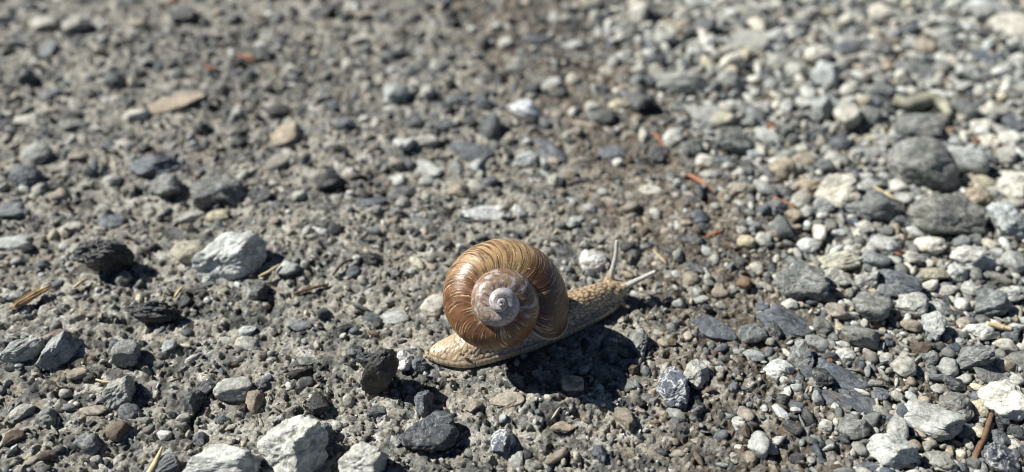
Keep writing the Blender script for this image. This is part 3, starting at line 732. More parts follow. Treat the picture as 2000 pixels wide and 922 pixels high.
    (-152.5, -30.5, 4.65, 2.75, 2.14, 22, 'L', 'a', 1, 'stone', "medium light grey angular stone in front of the half sunk pale stone"),
    (-149.9, -40.0, 2.76, 2.73, 1.97, -0, 'O', 'r', 1, 'pebble', "small brown rounded pebble in front of the half sunk pale stone"),
    (-119.2, -30.0, 3.67, 2.79, 2.01, -0, 'B', 'r', 1, 'pebble', "medium blue grey rounded pebble just in front of the pale tilted stone"),
    (-130.2, -29.1, 4.90, 2.72, 0.98, -0, 'T', 'f', 1, 'flat_stone', "medium long tan flat stone beside the pale tilted stone"),
    (-126.6, -41.8, 4.32, 3.92, 3.06, -0, 'G', 'a', 1, 'stone', "larger grey angular stone in front of the pale tilted stone"),
    (-119.4, -37.4, 3.18, 3.62, 2.61, -0, 'O', 'r', 1, 'pebble', "medium brown rounded pebble in front of the pale tilted stone"),
    (-100.0, -26.0, 2.89, 4.57, 3.56, -0, 'D', 'a', 1, 'stone', "medium upright dark grey angular stone beside the wide bluish stone"),
    (-101.4, -31.2, 2.43, 1.84, 1.32, -0, 'L', 'r', 0, 'stone', ""),
    (-97.2, -20.4, 3.36, 3.26, 2.54, -0, 'D', 'a', 1, 'stone', "medium dark grey angular stone beside the standing tan pebble"),
    (-88.2, -20.9, 6.30, 5.24, 3.77, -0, 'L', 'r', 2, 'stone', "wide pale bluish stone embedded in crust next to a standing tan pebble"),
    (-80.6, -25.0, 5.12, 3.26, 2.35, -62, 'T', 'r', 1, 'pebble', "long tan pebble standing tilted against the wide bluish embedded stone"),
    (-93.9, -39.6, 2.37, 2.60, 2.02, -0, 'B', 'a', 1, 'stone', "small blue grey angular stone just behind the broad pale boulder"),
    (-83.9, -43.1, 1.95, 1.74, 1.25, -0, 'T', 'r', 0, 'stone', ""),
    (-82.9, -50.7, 11.46, 5.25, 4.46, -0, 'W', 'p', 2, 'boulder', "broad pale boulder cut by the bottom of the picture beside a bigger white one"),
    (-102.0, -49.8, 5.87, 3.76, 2.93, 19, 'B', 'a', 2, 'stone', "larger blue grey angular stone beside the broad pale boulder"),
    (-197.1, 51.8, 9.20, 4.92, 1.77, -0, 'L', 'f', 1, 'flat_stone', "flat pale slab at the left edge behind the large jagged black rock"),
    (-188.3, 48.4, 3.55, 2.97, 2.32, -0, 'K', 'a', 0, 'stone', ""),
    (-142.6, 29.3, 2.90, 3.46, 2.49, -0, 'G', 'r', 1, 'pebble', "small grey rounded pebble just in front of the large jagged black rock"),
    (-178.3, 39.7, 2.98, 2.31, 1.80, -0, 'B', 'a', 0, 'stone', ""),
    (-115.1, -3.6, 3.09, 2.48, 1.93, -0, 'L', 'a', 0, 'stone', ""),
    (-89.9, 0.2, 4.01, 3.58, 1.29, -0, 'L', 'f', 1, 'flat_stone', "medium light grey flat stone behind the wide bluish stone"),
    (-91.3, 6.0, 3.62, 2.54, 1.98, -0, 'W', 'a', 1, 'stone', "small white angular stone behind the wide bluish stone"),
    (-155.5, 2.8, 4.04, 1.94, 0.70, -0, 'O', 'f', 0, 'stone', ""),
    (-105.0, -38.4, 2.38, 1.79, 1.29, -0, 'W', 'r', 0, 'stone', ""),
    (-82.2, 34.3, 4.65, 3.45, 2.49, -0, 'L', 'r', 1, 'pebble', "grey oval pebble with a wood sliver leaning on it, by the white angular rock"),
    (-52.0, 41.0, 4.98, 2.82, 2.20, -0, 'K', 'a', 1, 'stone', "low black stone beside the curved dark root"),
    (-57.8, 33.7, 2.93, 2.76, 2.15, -0, 'B', 'a', 0, 'stone', ""),
    (-53.3, 29.7, 2.42, 2.18, 1.70, -0, 'L', 'a', 0, 'stone', ""),
    (-40.1, -18.4, 5.11, 4.60, 10.44, 22, 'K', 'u', 2, 'shard', "upright black shard leaning beside the tail of the snail"),
    (-33.6, -9.9, 2.60, 4.29, 3.34, -0, 'Q', 'a', 1, 'stone', "small bright white stone squeezed between black shard and snail tail"),
    (-28.4, -10.7, 2.59, 3.32, 2.59, -0, 'B', 'a', 1, 'stone', "bluish stone touching the tip of the snail's tail"),
    (-25.7, -26.2, 3.30, 4.81, 4.09, -0, 'B', 'p', 1, 'stone', "slate blue block of stone just behind the dark speckled rock"),
    (-40.7, -28.4, 3.68, 2.22, 1.73, -0, 'B', 'a', 1, 'stone', "medium blue grey angular stone just in front of the black shard by the tail"),
    (-33.6, -30.1, 3.37, 2.73, 0.98, 25, 'T', 'f', 1, 'stone_chip', "medium tan flat stone chip beside the slate blue block"),
    (-23.1, -38.0, 9.57, 7.30, 5.69, -0, 'D', 'a', 2, 'rock', "flat dark speckled rock sunk in the crust below the snail's tail"),
    (-0.2, -41.5, 3.93, 4.64, 3.62, -0, 'V', 'a', 1, 'stone', "dark blue stone marbled with white, in front of the snail's shadow"),
    (-63.0, -45.5, 10.13, 9.05, 7.69, -0, 'W', 'p', 2, 'boulder', "largest white boulder at the bottom of the picture, lit top and shaded side"),
    (-41.3, -50.2, 7.28, 6.83, 5.80, -0, 'W', 'p', 2, 'boulder', "cream white boulder cut by the bottom edge, its near face in blue shade"),
    (-56.2, -38.6, 4.37, 4.30, 3.35, -0, 'B', 'a', 1, 'stone', "dark bluish stone tucked behind the largest white boulder"),
    (-59.7, -26.1, 4.54, 4.97, 3.87, -0, 'K', 'a', 1, 'stone', "rough black stone in the hollow behind the largest white boulder"),
    (-46.1, -9.9, 3.90, 2.71, 3.39, -0, 'D', 's', 1, 'shard', "medium dark grey jagged shard just behind the black shard by the tail"),
    (-71.1, -18.4, 1.69, 1.67, 1.20, -0, 'W', 'r', 0, 'stone', ""),
    (-79.3, -18.7, 2.53, 2.79, 2.18, -0, 'D', 'a', 1, 'stone', "small dark grey angular stone just behind the standing tan pebble"),
    (-57.5, 5.8, 4.15, 2.39, 0.86, 44, 'K', 'f', 0, 'stone', ""),
    (-48.0, 12.1, 3.22, 2.45, 0.88, -0, 'B', 'f', 0, 'stone', ""),
    (-39.3, 12.5, 5.07, 3.98, 1.43, -0, 'L', 'f', 1, 'flat_stone', "thin pale slab lying flush in the crust, half way from shard to twig"),
    (-26.4, 18.0, 4.68, 5.63, 2.03, -0, 'W', 'f', 1, 'stone', "cream white stone bedded in the crust right beside the snail's shell"),
    (0.9, -27.2, 5.75, 3.25, 1.17, -0, 'T', 'f', 1, 'stone', "flat tan stone set flush in the crust in front of the snail's tail"),
    (-9.7, -28.6, 3.27, 3.10, 2.42, -0, 'T', 'a', 1, 'stone', "medium tan angular stone beside the flush tan stone"),
    (-72.8, 7.7, 4.55, 2.44, 0.88, -0, 'B', 'f', 1, 'stone_chip', "small long blue grey flat stone chip in front of the grey oval pebble"),
    (-56.7, 3.3, 1.44, 1.33, 0.96, -0, 'W', 'r', 0, 'stone', ""),
    (-35.7, 35.7, 1.57, 1.26, 0.91, -0, 'W', 'r', 0, 'stone', ""),
    (-90.9, 24.7, 3.34, 4.33, 3.38, -0, 'D', 'a', 1, 'stone', "medium dark grey angular stone beside the grey oval pebble"),
    (-50.7, -41.6, 1.57, 1.29, 0.93, -0, 'G', 'r', 1, 'pebble', "little round grey pebble between the two white boulders"),
    (-67.0, -7.7, 3.92, 2.26, 0.81, -0, 'G', 'f', 1, 'stone_chip', "small long grey flat stone chip behind the rough black stone"),
    (-65.9, -17.0, 2.97, 2.33, 1.82, -0, 'D', 'a', 0, 'stone', ""),
    (-51.9, -3.7, 3.09, 2.92, 2.28, -0, 'D', 'a', 1, 'stone', "small dark grey angular stone just behind the black shard by the tail"),
    (-46.1, 4.5, 2.25, 1.50, 1.17, -0, 'O', 'a', 0, 'stone', ""),
    (33.6, 40.8, 5.24, 5.08, 3.96, -0, 'Q', 'a', 1, 'stone', "bright white quartz stone on the soil just behind the snail's neck"),
    (74.7, 6.0, 9.35, 5.44, 1.96, -33, 'B', 'f', 2, 'flat_stone', "long grey slate slab on brown soil ahead of the snail's head"),
    (86.6, 3.5, 5.41, 4.67, 3.36, -0, 'G', 'r', 1, 'stone', "rounded grey brown stone between the slate slab and the gravel"),
    (84.9, -5.9, 3.94, 2.50, 1.80, -0, 'W', 'r', 1, 'pebble', "clean white pebble on soil in front of the rounded grey brown stone"),
    (22.0, -22.0, 3.76, 2.77, 2.63, -0, 'T', 'c', 1, 'stone', "small tan block at the rim of the snail's shadow"),
    (39.4, -19.8, 5.04, 2.61, 0.94, -0, 'G', 'f', 1, 'stone', "flat grey oval stone just in front of the snail's shadow"),
    (37.9, -32.0, 5.35, 2.85, 2.22, -65, 'T', 'a', 1, 'stone', "upright tan stone on the crust in front of the flat grey oval"),
    (54.9, -21.2, 5.68, 7.82, 6.10, -0, 'V', 'a', 2, 'rock', "white veined dark blue rock standing on pale crust past the snail's shadow"),
    (63.4, -15.6, 4.69, 5.16, 4.02, -0, 'L', 'a', 1, 'stone', "pale marbled stone touching the white veined blue rock"),
    (61.9, -28.7, 2.86, 3.57, 2.78, -0, 'D', 'a', 1, 'stone', "dark stone with a rough top in front of the pale marbled stone"),
    (19.2, -35.9, 5.35, 2.63, 0.95, 24, 'T', 'f', 1, 'stone', "flat tan stone flush with the ground in front of the tan block"),
    (46.6, -1.0, 3.56, 5.42, 4.23, -0, 'G', 'a', 1, 'stone', "speckled grey stone half inside the edge of the snail's shadow"),
    (35.5, -7.3, 2.62, 3.36, 2.62, -0, 'B', 'a', 1, 'stone', "small blue grey angular stone beside the speckled shadow edge stone"),
    (40.5, -5.1, 2.19, 1.98, 1.43, -0, 'G', 'r', 0, 'stone', ""),
    (73.5, -35.3, 3.20, 2.67, 1.92, -0, 'W', 'r', 1, 'pebble', "medium white rounded pebble beside the dark rough topped stone"),
    (77.4, -43.3, 3.91, 4.76, 3.43, -0, 'L', 'r', 1, 'pebble', "larger light grey rounded pebble beside the dark rough topped stone"),
    (73.9, -47.3, 2.31, 2.55, 1.83, -0, 'T', 'r', 1, 'pebble', "small tan rounded pebble in front of the dark rough topped stone"),
    (69.4, -46.7, 2.31, 2.12, 1.53, -0, 'T', 'r', 0, 'stone', ""),
    (28.7, -45.6, 2.32, 2.90, 2.26, -0, 'B', 'a', 1, 'stone', "small blue grey angular stone in front of the flat flush tan stone"),
    (73.0, 38.6, 4.64, 2.79, 1.00, -22, 'B', 'f', 1, 'stone_chip', "small long blue grey flat stone chip behind the long slate slab"),
    (70.3, 32.1, 3.41, 3.41, 2.46, -0, 'T', 'r', 1, 'pebble', "small tan rounded pebble behind the long slate slab"),
    (76.7, 32.5, 1.95, 2.28, 1.64, -0, 'L', 'r', 0, 'stone', ""),
    (71.6, 20.9, 3.77, 2.19, 1.58, -0, 'L', 'r', 0, 'stone', ""),
    (79.0, 18.2, 2.81, 2.11, 1.64, -0, 'L', 'a', 0, 'stone', ""),
    (77.3, -3.1, 3.09, 1.74, 0.63, -0, 'D', 'f', 0, 'stone', ""),
    (95.0, 51.4, 3.58, 3.65, 2.63, -0, 'Y', 'r', 1, 'pebble', "small cream rounded pebble beside the big faceted grey rock"),
    (102.5, 52.9, 3.08, 3.68, 2.65, -0, 'W', 'r', 1, 'pebble', "small white rounded pebble behind the big faceted grey rock"),
    (73.4, 55.4, 5.15, 2.99, 1.08, -0, 'B', 'f', 1, 'stone_chip', "small long blue grey flat stone chip beside the white quartz stone"),
    (93.7, 17.3, 2.81, 2.64, 2.06, -0, 'B', 'a', 0, 'stone', ""),
    (89.5, 29.3, 2.90, 3.40, 2.45, -0, 'O', 'r', 1, 'pebble', "small brown rounded pebble beside the big faceted grey rock"),
    (46.8, -13.7, 2.14, 2.35, 1.83, -0, 'G', 'a', 0, 'stone', ""),
    (48.2, -22.3, 2.08, 1.82, 1.42, -0, 'T', 'a', 0, 'stone', ""),
    (22.2, -46.2, 1.55, 1.47, 1.06, -0, 'Y', 'r', 0, 'stone', ""),
    (30.8, -21.6, 1.34, 1.21, 0.87, -0, 'W', 'r', 0, 'stone', ""),
    (119.5, 49.8, 4.58, 3.66, 2.63, -0, 'W', 'r', 1, 'pebble', "medium white rounded pebble beside the large cream stone"),
    (109.3, 26.4, 9.64, 8.43, 7.16, -0, 'G', 'p', 2, 'rock', "big faceted grey rock at the rim of the loose gravel"),
    (127.6, 39.4, 9.94, 4.85, 3.78, -0, 'Y', 'a', 2, 'stone', "large cream stone on the gravel behind the big faceted grey rock"),
    (124.3, 30.4, 5.82, 3.88, 3.03, -0, 'L', 'a', 1, 'stone', "larger light grey angular stone just in front of the large cream stone"),
    (135.4, 29.0, 6.60, 3.71, 3.15, 23, 'L', 'p', 1, 'rock', "larger light grey angular rock just behind the mid grey gravel stone"),
    (142.5, 39.6, 6.46, 4.77, 3.43, -0, 'G', 'r', 1, 'pebble', "larger grey rounded pebble beside the large cream stone"),
    (147.1, 28.6, 8.76, 5.00, 3.90, -54, 'B', 'a', 1, 'stone', "larger blue grey angular stone just behind the pale many sided stone"),
    (163.0, 34.2, 6.86, 3.97, 3.09, -0, 'Y', 'a', 1, 'stone', "cream oval stone in the middle of the loose gravel"),
    (172.9, 35.9, 4.92, 4.57, 3.56, -0, 'W', 'a', 1, 'stone', "larger white angular stone beside the cream oval stone"),
    (183.3, 42.9, 11.03, 5.56, 4.34, -0, 'W', 'a', 2, 'stone', "broad white angular stone among the gravel beside a cream oval one"),
    (168.4, 50.9, 5.62, 4.98, 3.58, -0, 'W', 'r', 1, 'pebble', "larger white rounded pebble just behind the cream oval stone"),
    (157.8, 43.0, 4.00, 3.63, 2.61, -0, 'W', 'r', 1, 'pebble', "medium white rounded pebble beside the cream oval stone"),
    (149.0, 49.3, 6.79, 4.72, 3.68, -55, 'L', 'a', 1, 'stone', "larger light grey angular stone beside the large cream stone"),
    (136.3, 46.9, 4.04, 2.92, 2.28, -0, 'W', 'a', 1, 'stone', "small white angular stone just behind the large cream stone"),
    (153.8, 28.9, 2.41, 2.60, 1.87, -0, 'W', 'r', 0, 'stone', ""),
    (100.5, 10.0, 9.58, 7.55, 2.72, -34, 'B', 'f', 2, 'flat_stone', "dark blue slate slab tilted in soil beside the big faceted grey rock"),
    (103.7, 18.0, 3.28, 2.65, 2.07, -0, 'W', 'a', 0, 'stone', ""),
    (119.8, 13.2, 4.63, 3.80, 2.73, -0, 'T', 'r', 1, 'pebble', "medium tan rounded pebble beside the mid grey gravel stone"),
    (131.5, 14.4, 6.98, 6.03, 4.34, -0, 'G', 'r', 2, 'stone', "mid grey rounded stone in the gravel, beside a pale many sided one"),
    (147.4, 15.9, 6.07, 4.81, 3.75, -0, 'L', 'a', 1, 'stone', "pale many sided stone in the gravel, beside a mid grey rounded one"),
    (151.0, 6.1, 3.64, 5.71, 4.45, -0, 'L', 'a', 1, 'stone', "larger upright light grey angular stone just in front of the pale many sided stone"),
    (158.3, 17.1, 4.59, 3.22, 2.51, -30, 'L', 'a', 1, 'stone', "medium light grey angular stone beside the pale many sided stone"),
    (168.5, 5.5, 5.89, 3.90, 3.04, -0, 'W', 'a', 1, 'stone', "larger white angular stone just in front of the rough stone by the straw"),
    (177.1, 17.5, 7.04, 5.96, 4.65, -0, 'G', 'a', 2, 'stone', "rough grey stone in the gravel beside the yellow straw"),
    (164.5, 26.0, 4.79, 2.76, 2.15, -0, 'L', 'a', 1, 'stone', "medium long light grey angular stone just in front of the cream oval stone"),
    (174.0, 26.3, 4.32, 3.88, 3.03, -0, 'L', 'a', 1, 'stone', "medium light grey angular stone just behind the rough stone by the straw"),
    (123.7, 1.0, 7.61, 5.22, 3.76, -0, 'G', 'r', 2, 'stone', "rough grey stone at the gravel's edge, in front of the mid grey rounded one"),
    (144.3, 7.7, 4.10, 3.22, 2.32, -0, 'T', 'r', 1, 'pebble', "medium tan rounded pebble just in front of the pale many sided stone"),
    (142.9, 24.5, 6.20, 3.40, 2.45, -0, 'G', 'r', 1, 'pebble', "larger long grey rounded pebble beside the pale many sided stone"),
    (108.3, -1.9, 5.85, 3.07, 2.21, -14, 'L', 'r', 1, 'pebble', "larger long light grey rounded pebble beside the rough gravel edge stone"),
    (115.9, -5.9, 3.50, 2.53, 1.82, -0, 'W', 'r', 1, 'pebble', "small white rounded pebble just in front of the rough gravel edge stone"),
    (100.2, -7.9, 3.93, 5.36, 4.18, -0, 'G', 'a', 1, 'stone', "larger upright grey angular stone beside the white sharp stone"),
    (92.0, -13.2, 5.09, 4.29, 3.34, -33, 'W', 'a', 1, 'stone', "white sharp stone alone on brown soil in front of the dark slate slab"),
    (104.5, -16.9, 3.40, 3.77, 2.94, -0, 'D', 'a', 1, 'stone', "medium dark grey angular stone beside the smooth blue slab"),
    (111.9, -15.4, 10.16, 5.09, 1.83, -33, 'B', 'f', 2, 'flat_stone', "smooth blue slate slab lying flat on the brown soil patch"),
    (133.4, -12.0, 3.88, 4.25, 3.06, -0, 'L', 'r', 1, 'pebble', "larger light grey rounded pebble beside the smooth blue slab"),
    (158.3, -7.8, 7.42, 4.96, 3.87, -0, 'G', 'a', 2, 'stone', "large grey angular stone in the gravel behind the big white twig stone"),
    (149.2, -11.2, 3.02, 3.53, 2.54, -0, 'L', 'r', 1, 'pebble', "medium light grey rounded pebble beside the large grey angular stone"),
    (152.8, -15.2, 2.98, 1.99, 1.43, -0, 'L', 'r', 0, 'stone', ""),
    (149.0, -17.7, 3.81, 2.86, 2.23, -0, 'D', 'a', 1, 'stone', "medium dark grey angular stone just behind the grey pressed stone"),
    (163.6, -14.7, 8.02, 4.22, 1.52, -22, 'G', 'f', 1, 'flat_stone', "grey slab lying on gravel just behind the big white rock by the twig"),
    (159.8, -26.2, 7.86, 6.52, 5.54, -0, 'W', 'p', 2, 'rock', "big white rock at the edge of the picture beside the brown twig"),
    (152.1, -28.1, 3.28, 3.33, 2.40, -0, 'Y', 'r', 1, 'pebble', "cream rounded pebble at the top end of the brown twig"),
    (155.3, -33.4, 4.03, 2.72, 2.12, -0, 'D', 'a', 1, 'stone', "medium dark grey angular stone just in front of the cream pebble on the twig"),
    (143.6, -28.2, 4.93, 5.29, 4.13, -0, 'G', 'a', 2, 'stone', "grey stone pressed into the soil between long pale rock and twig"),
    (131.9, -33.9, 10.21, 5.65, 4.80, -45, 'L', 'p', 2, 'rock', "long pale angular rock lying on the soil in front of the twig"),
    (114.8, -26.8, 6.84, 4.30, 1.55, -39, 'B', 'f', 1, 'flat_stone', "dark slate slab in front of the smooth blue slab"),
    (121.6, -23.4, 2.91, 2.78, 2.17, -0, 'B', 'a', 1, 'stone', "small blue grey angular stone beside the dark slate slab on soil"),
    (116.0, -46.3, 7.45, 5.38, 4.57, -32, 'W', 'p', 2, 'rock', "bright white rock cut by the bottom edge in the gravel corner"),
    (107.5, -37.7, 5.17, 4.94, 3.56, -0, 'G', 'r', 2, 'stone', "grey rounded stone on soil behind the bright bottom edge rock"),
    (99.3, -36.8, 2.39, 2.62, 2.05, -0, 'L', 'a', 1, 'stone', "small light grey angular stone beside the grey stone on soil"),
    (130.6, -48.9, 5.37, 3.39, 2.64, -0, 'L', 'a', 1, 'stone', "larger light grey angular stone beside the bright bottom edge rock"),
    (148.5, -47.5, 6.94, 5.16, 4.02, -0, 'V', 'a', 2, 'rock', "dark grey rock crossed by white veins, below the brown twig"),
    (153.3, -39.1, 3.56, 2.66, 2.07, -0, 'B', 'a', 1, 'stone', "medium blue grey angular stone just behind the white crossed dark rock"),
    (159.5, -36.3, 2.40, 2.69, 2.10, -0, 'D', 'a', 0, 'stone', ""),
    (107.6, -50.0, 4.58, 1.91, 0.69, -0, 'B', 'f', 1, 'flat_stone', "medium long blue grey flat stone beside the bright bottom edge rock"),
    (93.1, -27.9, 2.46, 2.25, 1.76, -0, 'B', 'a', 0, 'stone', ""),
    (89.7, -25.3, 2.48, 2.27, 1.77, -0, 'D', 'a', 0, 'stone', ""),
    (95.2, -20.5, 2.51, 1.90, 1.37, -0, 'L', 'r', 0, 'stone', ""),
    (106.4, -25.1, 4.77, 2.95, 1.06, -27, 'B', 'f', 1, 'flat_stone', "medium long blue grey flat stone beside the dark slate slab on soil"),
    (158.0, 1.4, 1.79, 1.85, 1.33, -0, 'W', 'r', 0, 'stone', ""),
    (174.4, -0.2, 4.21, 3.18, 2.29, -23, 'W', 'r', 1, 'pebble', "medium white rounded pebble beside the large grey angular stone"),
    (177.6, 4.5, 4.06, 3.11, 2.43, -0, 'B', 'a', 1, 'stone', "medium blue grey angular stone just in front of the rough stone by the straw"),
    (144.7, -6.6, 3.06, 2.97, 2.32, -0, 'G', 'a', 1, 'stone', "small grey angular stone beside the large grey angular stone"),
    (124.2, -7.0, 3.06, 2.53, 1.82, -0, 'T', 'r', 0, 'stone', ""),
    (129.5, -8.0, 2.61, 2.02, 1.45, -0, 'L', 'r', 0, 'stone', ""),
    (188.7, 24.2, 4.29, 3.88, 3.02, -0, 'L', 'a', 1, 'stone', "medium light grey angular stone beside the rough stone by the straw"),
    (94.0, 4.2, 3.16, 4.05, 3.16, -0, 'D', 'a', 1, 'stone', "medium dark grey angular stone beside the rounded grey brown stone"),
    (111.9, 6.9, 3.64, 3.70, 2.67, -0, 'G', 'r', 1, 'pebble', "medium grey rounded pebble beside the dark blue slate slab"),
    (170.0, -9.3, 3.90, 2.56, 1.85, -0, 'T', 'r', 1, 'pebble', "medium tan rounded pebble just behind the grey slab by the twig"),
    (142.4, -2.6, 4.42, 3.01, 2.35, -0, 'O', 'a', 1, 'stone', "medium brown angular stone in front of the pale many sided stone"),
    (163.8, 9.7, 2.29, 2.72, 1.96, -0, 'T', 'r', 0, 'stone', ""),
    (105.4, -28.1, 1.31, 1.39, 1.00, -0, 'W', 'r', 0, 'stone', ""),
    (137.7, -25.1, 1.65, 1.43, 1.03, -0, 'T', 'r', 0, 'stone', ""),
    (87.6, -47.7, 2.31, 2.09, 1.63, -0, 'D', 'a', 0, 'stone', ""),
    (80.9, -43.7, 2.73, 2.59, 1.87, -0, 'L', 'r', 1, 'pebble', "small light grey rounded pebble beside the grey stone on soil"),
    (96.8, -50.2, 2.29, 1.70, 1.22, -0, 'T', 'r', 0, 'stone', ""),
    (150.8, -32.3, 1.62, 1.36, 1.06, -0, 'L', 'a', 0, 'stone', ""),
    (122.4, 22.6, 4.27, 2.70, 2.11, -0, 'T', 'a', 1, 'stone', "medium tan angular stone beside the mid grey gravel stone"),
]
GROUP = "stones lying in the road crust and gravel"
CIRCLES = []           # footprints already taken: x, y, radius

def place_rot(deg, shape, r):
    t = 6 if shape == 'f' else 13
    if shape == 'u':
        return Matrix.Rotation(math.radians(deg), 3, 'Y')
    if shape in 'scp':
        t = 8
    return Matrix.Rotation(math.radians(deg), 3, 'Z') @ Matrix.Rotation(math.radians(r.normal(0, t)), 3, 'X') @ Matrix.Rotation(math.radians(r.normal(0, t)), 3, 'Y')

joined_v, joined_f, joined_c = [], [], []
nv = 0
for i, (x, y, a, b, c, deg, code, shape, big, name, label) in enumerate(STONES):
    r = np.random.default_rng(1000 + i)
    sub = 4 if big == 2 else 3 if big == 1 else 2
    v, f = stone_shape(sub, shape, 1000 + i)
    v = v * np.array((a, b, c))
    R = np.array(place_rot(deg, shape, r))
    v = v @ R.T
    soil, grav = zones(np.array([x]), np.array([y]))
    sink = {'f': 0.45, 'r': 0.62, 'a': 0.58, 's': 0.72, 'u': 0.78, 'c': 0.75, 'p': 0.62}[shape]
    sink = sink - 0.32 * (1 - grav[0]) * (shape in 'fra')
    zc = float(base_height(x, y)) + c * sink * (1.0 if grav[0] < 0.5 else 1.15)
    CIRCLES.append((x, y, (a * b) ** 0.5))
    col = tone_of(code, r)
    if big:
        me = mesh_from(name, v, f, shape in 'rf')
        o = link(name, me, MATS[code], None, (x * MM, y * MM, zc * MM))
        o.color = (*np.clip(col, 0, 1), 1)
        tag(o, label, "stone" if name.startswith("flat") else name, GROUP, "thing")
    else:
        joined_v.append(v + np.array((x, y, zc))); joined_f.append(f + nv); nv += len(v)
        joined_c.append(np.repeat(col[None], len(v), 0))

# ------------------------------------------------------------------ loose gravel and grit between the traced stones
class Grid:
    def __init__(self, cell):
        self.c, self.d = cell, {}
    def add(self, x, y, r):
        self.d.setdefault((int(x // self.c), int(y // self.c)), []).append((x, y, r))
    def free(self, x, y, r, k):
        i, j = int(x // self.c), int(y // self.c)
        for di in (-2, -1, 0, 1, 2):
            for dj in (-2, -1, 0, 1, 2):
                for (a, b, q) in self.d.get((i + di, j + dj), ()):
                    if (a - x) ** 2 + (b - y) ** 2 < (k * (q + r)) ** 2:
                        return False
        return True
grid = Grid(14.0)
for q in CIRCLES:
    grid.add(*q)

GRAVEL_CODES = "WWWWWLLLLLLLGGGGGBBBDTYY"
CRUST_CODES = "WLLGGGBBDDDKKTTTO"
variants = {s: [stone_shape(2, s, 500 + k)[0] for k in range(16)] for s in 'raf'}
f2, f1_ = ICO[2][1], ICO[1][1]
lean = {s: [stone_shape(1, s, 500 + k)[0] for k in range(16)] for s in 'raf'}
def bare(x, y):
    """0..1 where the brown soil lies open between the stones"""
    return np.maximum(np.exp(-(((x - 133) / 24) ** 2 + ((y + 14) / 10) ** 2)), np.exp(-(((x - 104) / 14) ** 2 + ((y - 4) / 16) ** 2)))

def candidates(n, fx, fy):
    y = fy(rng.uniform(0, 1, n)); x = fx(rng.uniform(0, 1, n), y)
    soil, grav = zones(x, y)
    return zip(x, y, soil, grav * (1 - 0.85 * bare(x, y)), base_height(x, y), snail_dist(x, y), rng.uniform(0, 1, n))

def half_width(y):
    return np.interp(y, [-105, -66, 350], [185, 205, 500])

n_fill = 0
for x, y, s, g, z0, sd, luck in candidates(42000, lambda t, y: (2 * t - 1) * half_width(y), lambda t: -102 + 450 * t):
    if n_fill >= 2600:
        break
    prob = (0.010 if abs(x) < 95 and y < 70 else 0.03) + 0.03 * s * (1 - g) + 0.95 * g
    if y > 110:
        prob = max(prob, 0.04 + 0.10 * s)
    if luck > prob:
        continue
    rad = min(8.0, (1.7 if g > 0.5 else 1.2) * math.exp(abs(random.gauss(0, 0.62))))
    if g < 0.5:
        rad = min(rad, 2.2 if y < 80 else 3.2)
    if y > 150:
        rad *= 1.3
    if sd < rad + 1.0 or not grid.free(x, y, rad, 0.80 if g > 0.5 else 0.95):
        continue
    grid.add(x, y, rad)
    r = np.random.default_rng(5000 + n_fill)
    shape = random.choice('raaaaf') if g > 0.5 else random.choice('raaaf')
    asp = math.exp(random.gauss(0, 0.25))
    dims = np.array((rad * asp, rad / asp, rad * random.uniform(0.5, 0.9) * (0.6 if shape == 'f' else 1)))
    body, ff = (variants[shape], f2) if rad > 3.0 else (lean[shape], f1_)
    v = body[random.randrange(16)] * dims @ np.array(place_rot(random.uniform(0, 360), shape, r)).T
    zc = z0 + dims[2] * (0.75 if g > 0.5 else 0.35)
    code = random.choice(GRAVEL_CODES if g > 0.4 else CRUST_CODES)
    col = tone_of('L' if code in 'DBO' and rad > 3.5 and g > 0.4 else code, r)
    joined_v.append(v + np.array((x, y, zc))); joined_f.append(ff + nv); nv += len(v)
    joined_c.append(np.repeat(col[None], len(v), 0))
    n_fill += 1
small = {s: [stone_shape(1, s, 700 + k)[0] for k in range(12)] for s in 'ra'}
n_small = 0
for x, y, s, g, z0, sd, luck in candidates(40000, lambda t, y: gravel_edge(y) - 40 + t * (half_width(y) + 50 - gravel_edge(y)), lambda t: -102 + 440 * t ** 1.15):
    if n_small >= 5200:
        break
    if luck > 0.03 + 0.97 * g:
        continue
    rad = min(3.0, 0.95 * math.exp(abs(random.gauss(0, 0.5)))) * (1 + max(y, 0) / 420)
    if sd < rad + 1.0 or not grid.free(x, y, rad, 0.62):
        continue
    grid.add(x, y, rad)
    r = np.random.default_rng(9000 + n_small)
    shape = random.choice('raaa')
    asp = math.exp(random.gauss(0, 0.34))
    dims = np.array((rad * asp, rad / asp, rad * random.uniform(0.4, 0.9)))
    v = small[shape][random.randrange(12)] * dims @ np.array(place_rot(random.uniform(0, 360), shape, r)).T
    joined_v.append(v + np.array((x, y, z0 + dims[2] * 0.7 + 0.3))); joined_f.append(f1_ + nv); nv += len(v)
    joined_c.append(np.repeat(tone_of(random.choice("WWLLLLLLGGGGGBBDTTG"), r)[None], len(v), 0))
    n_small += 1
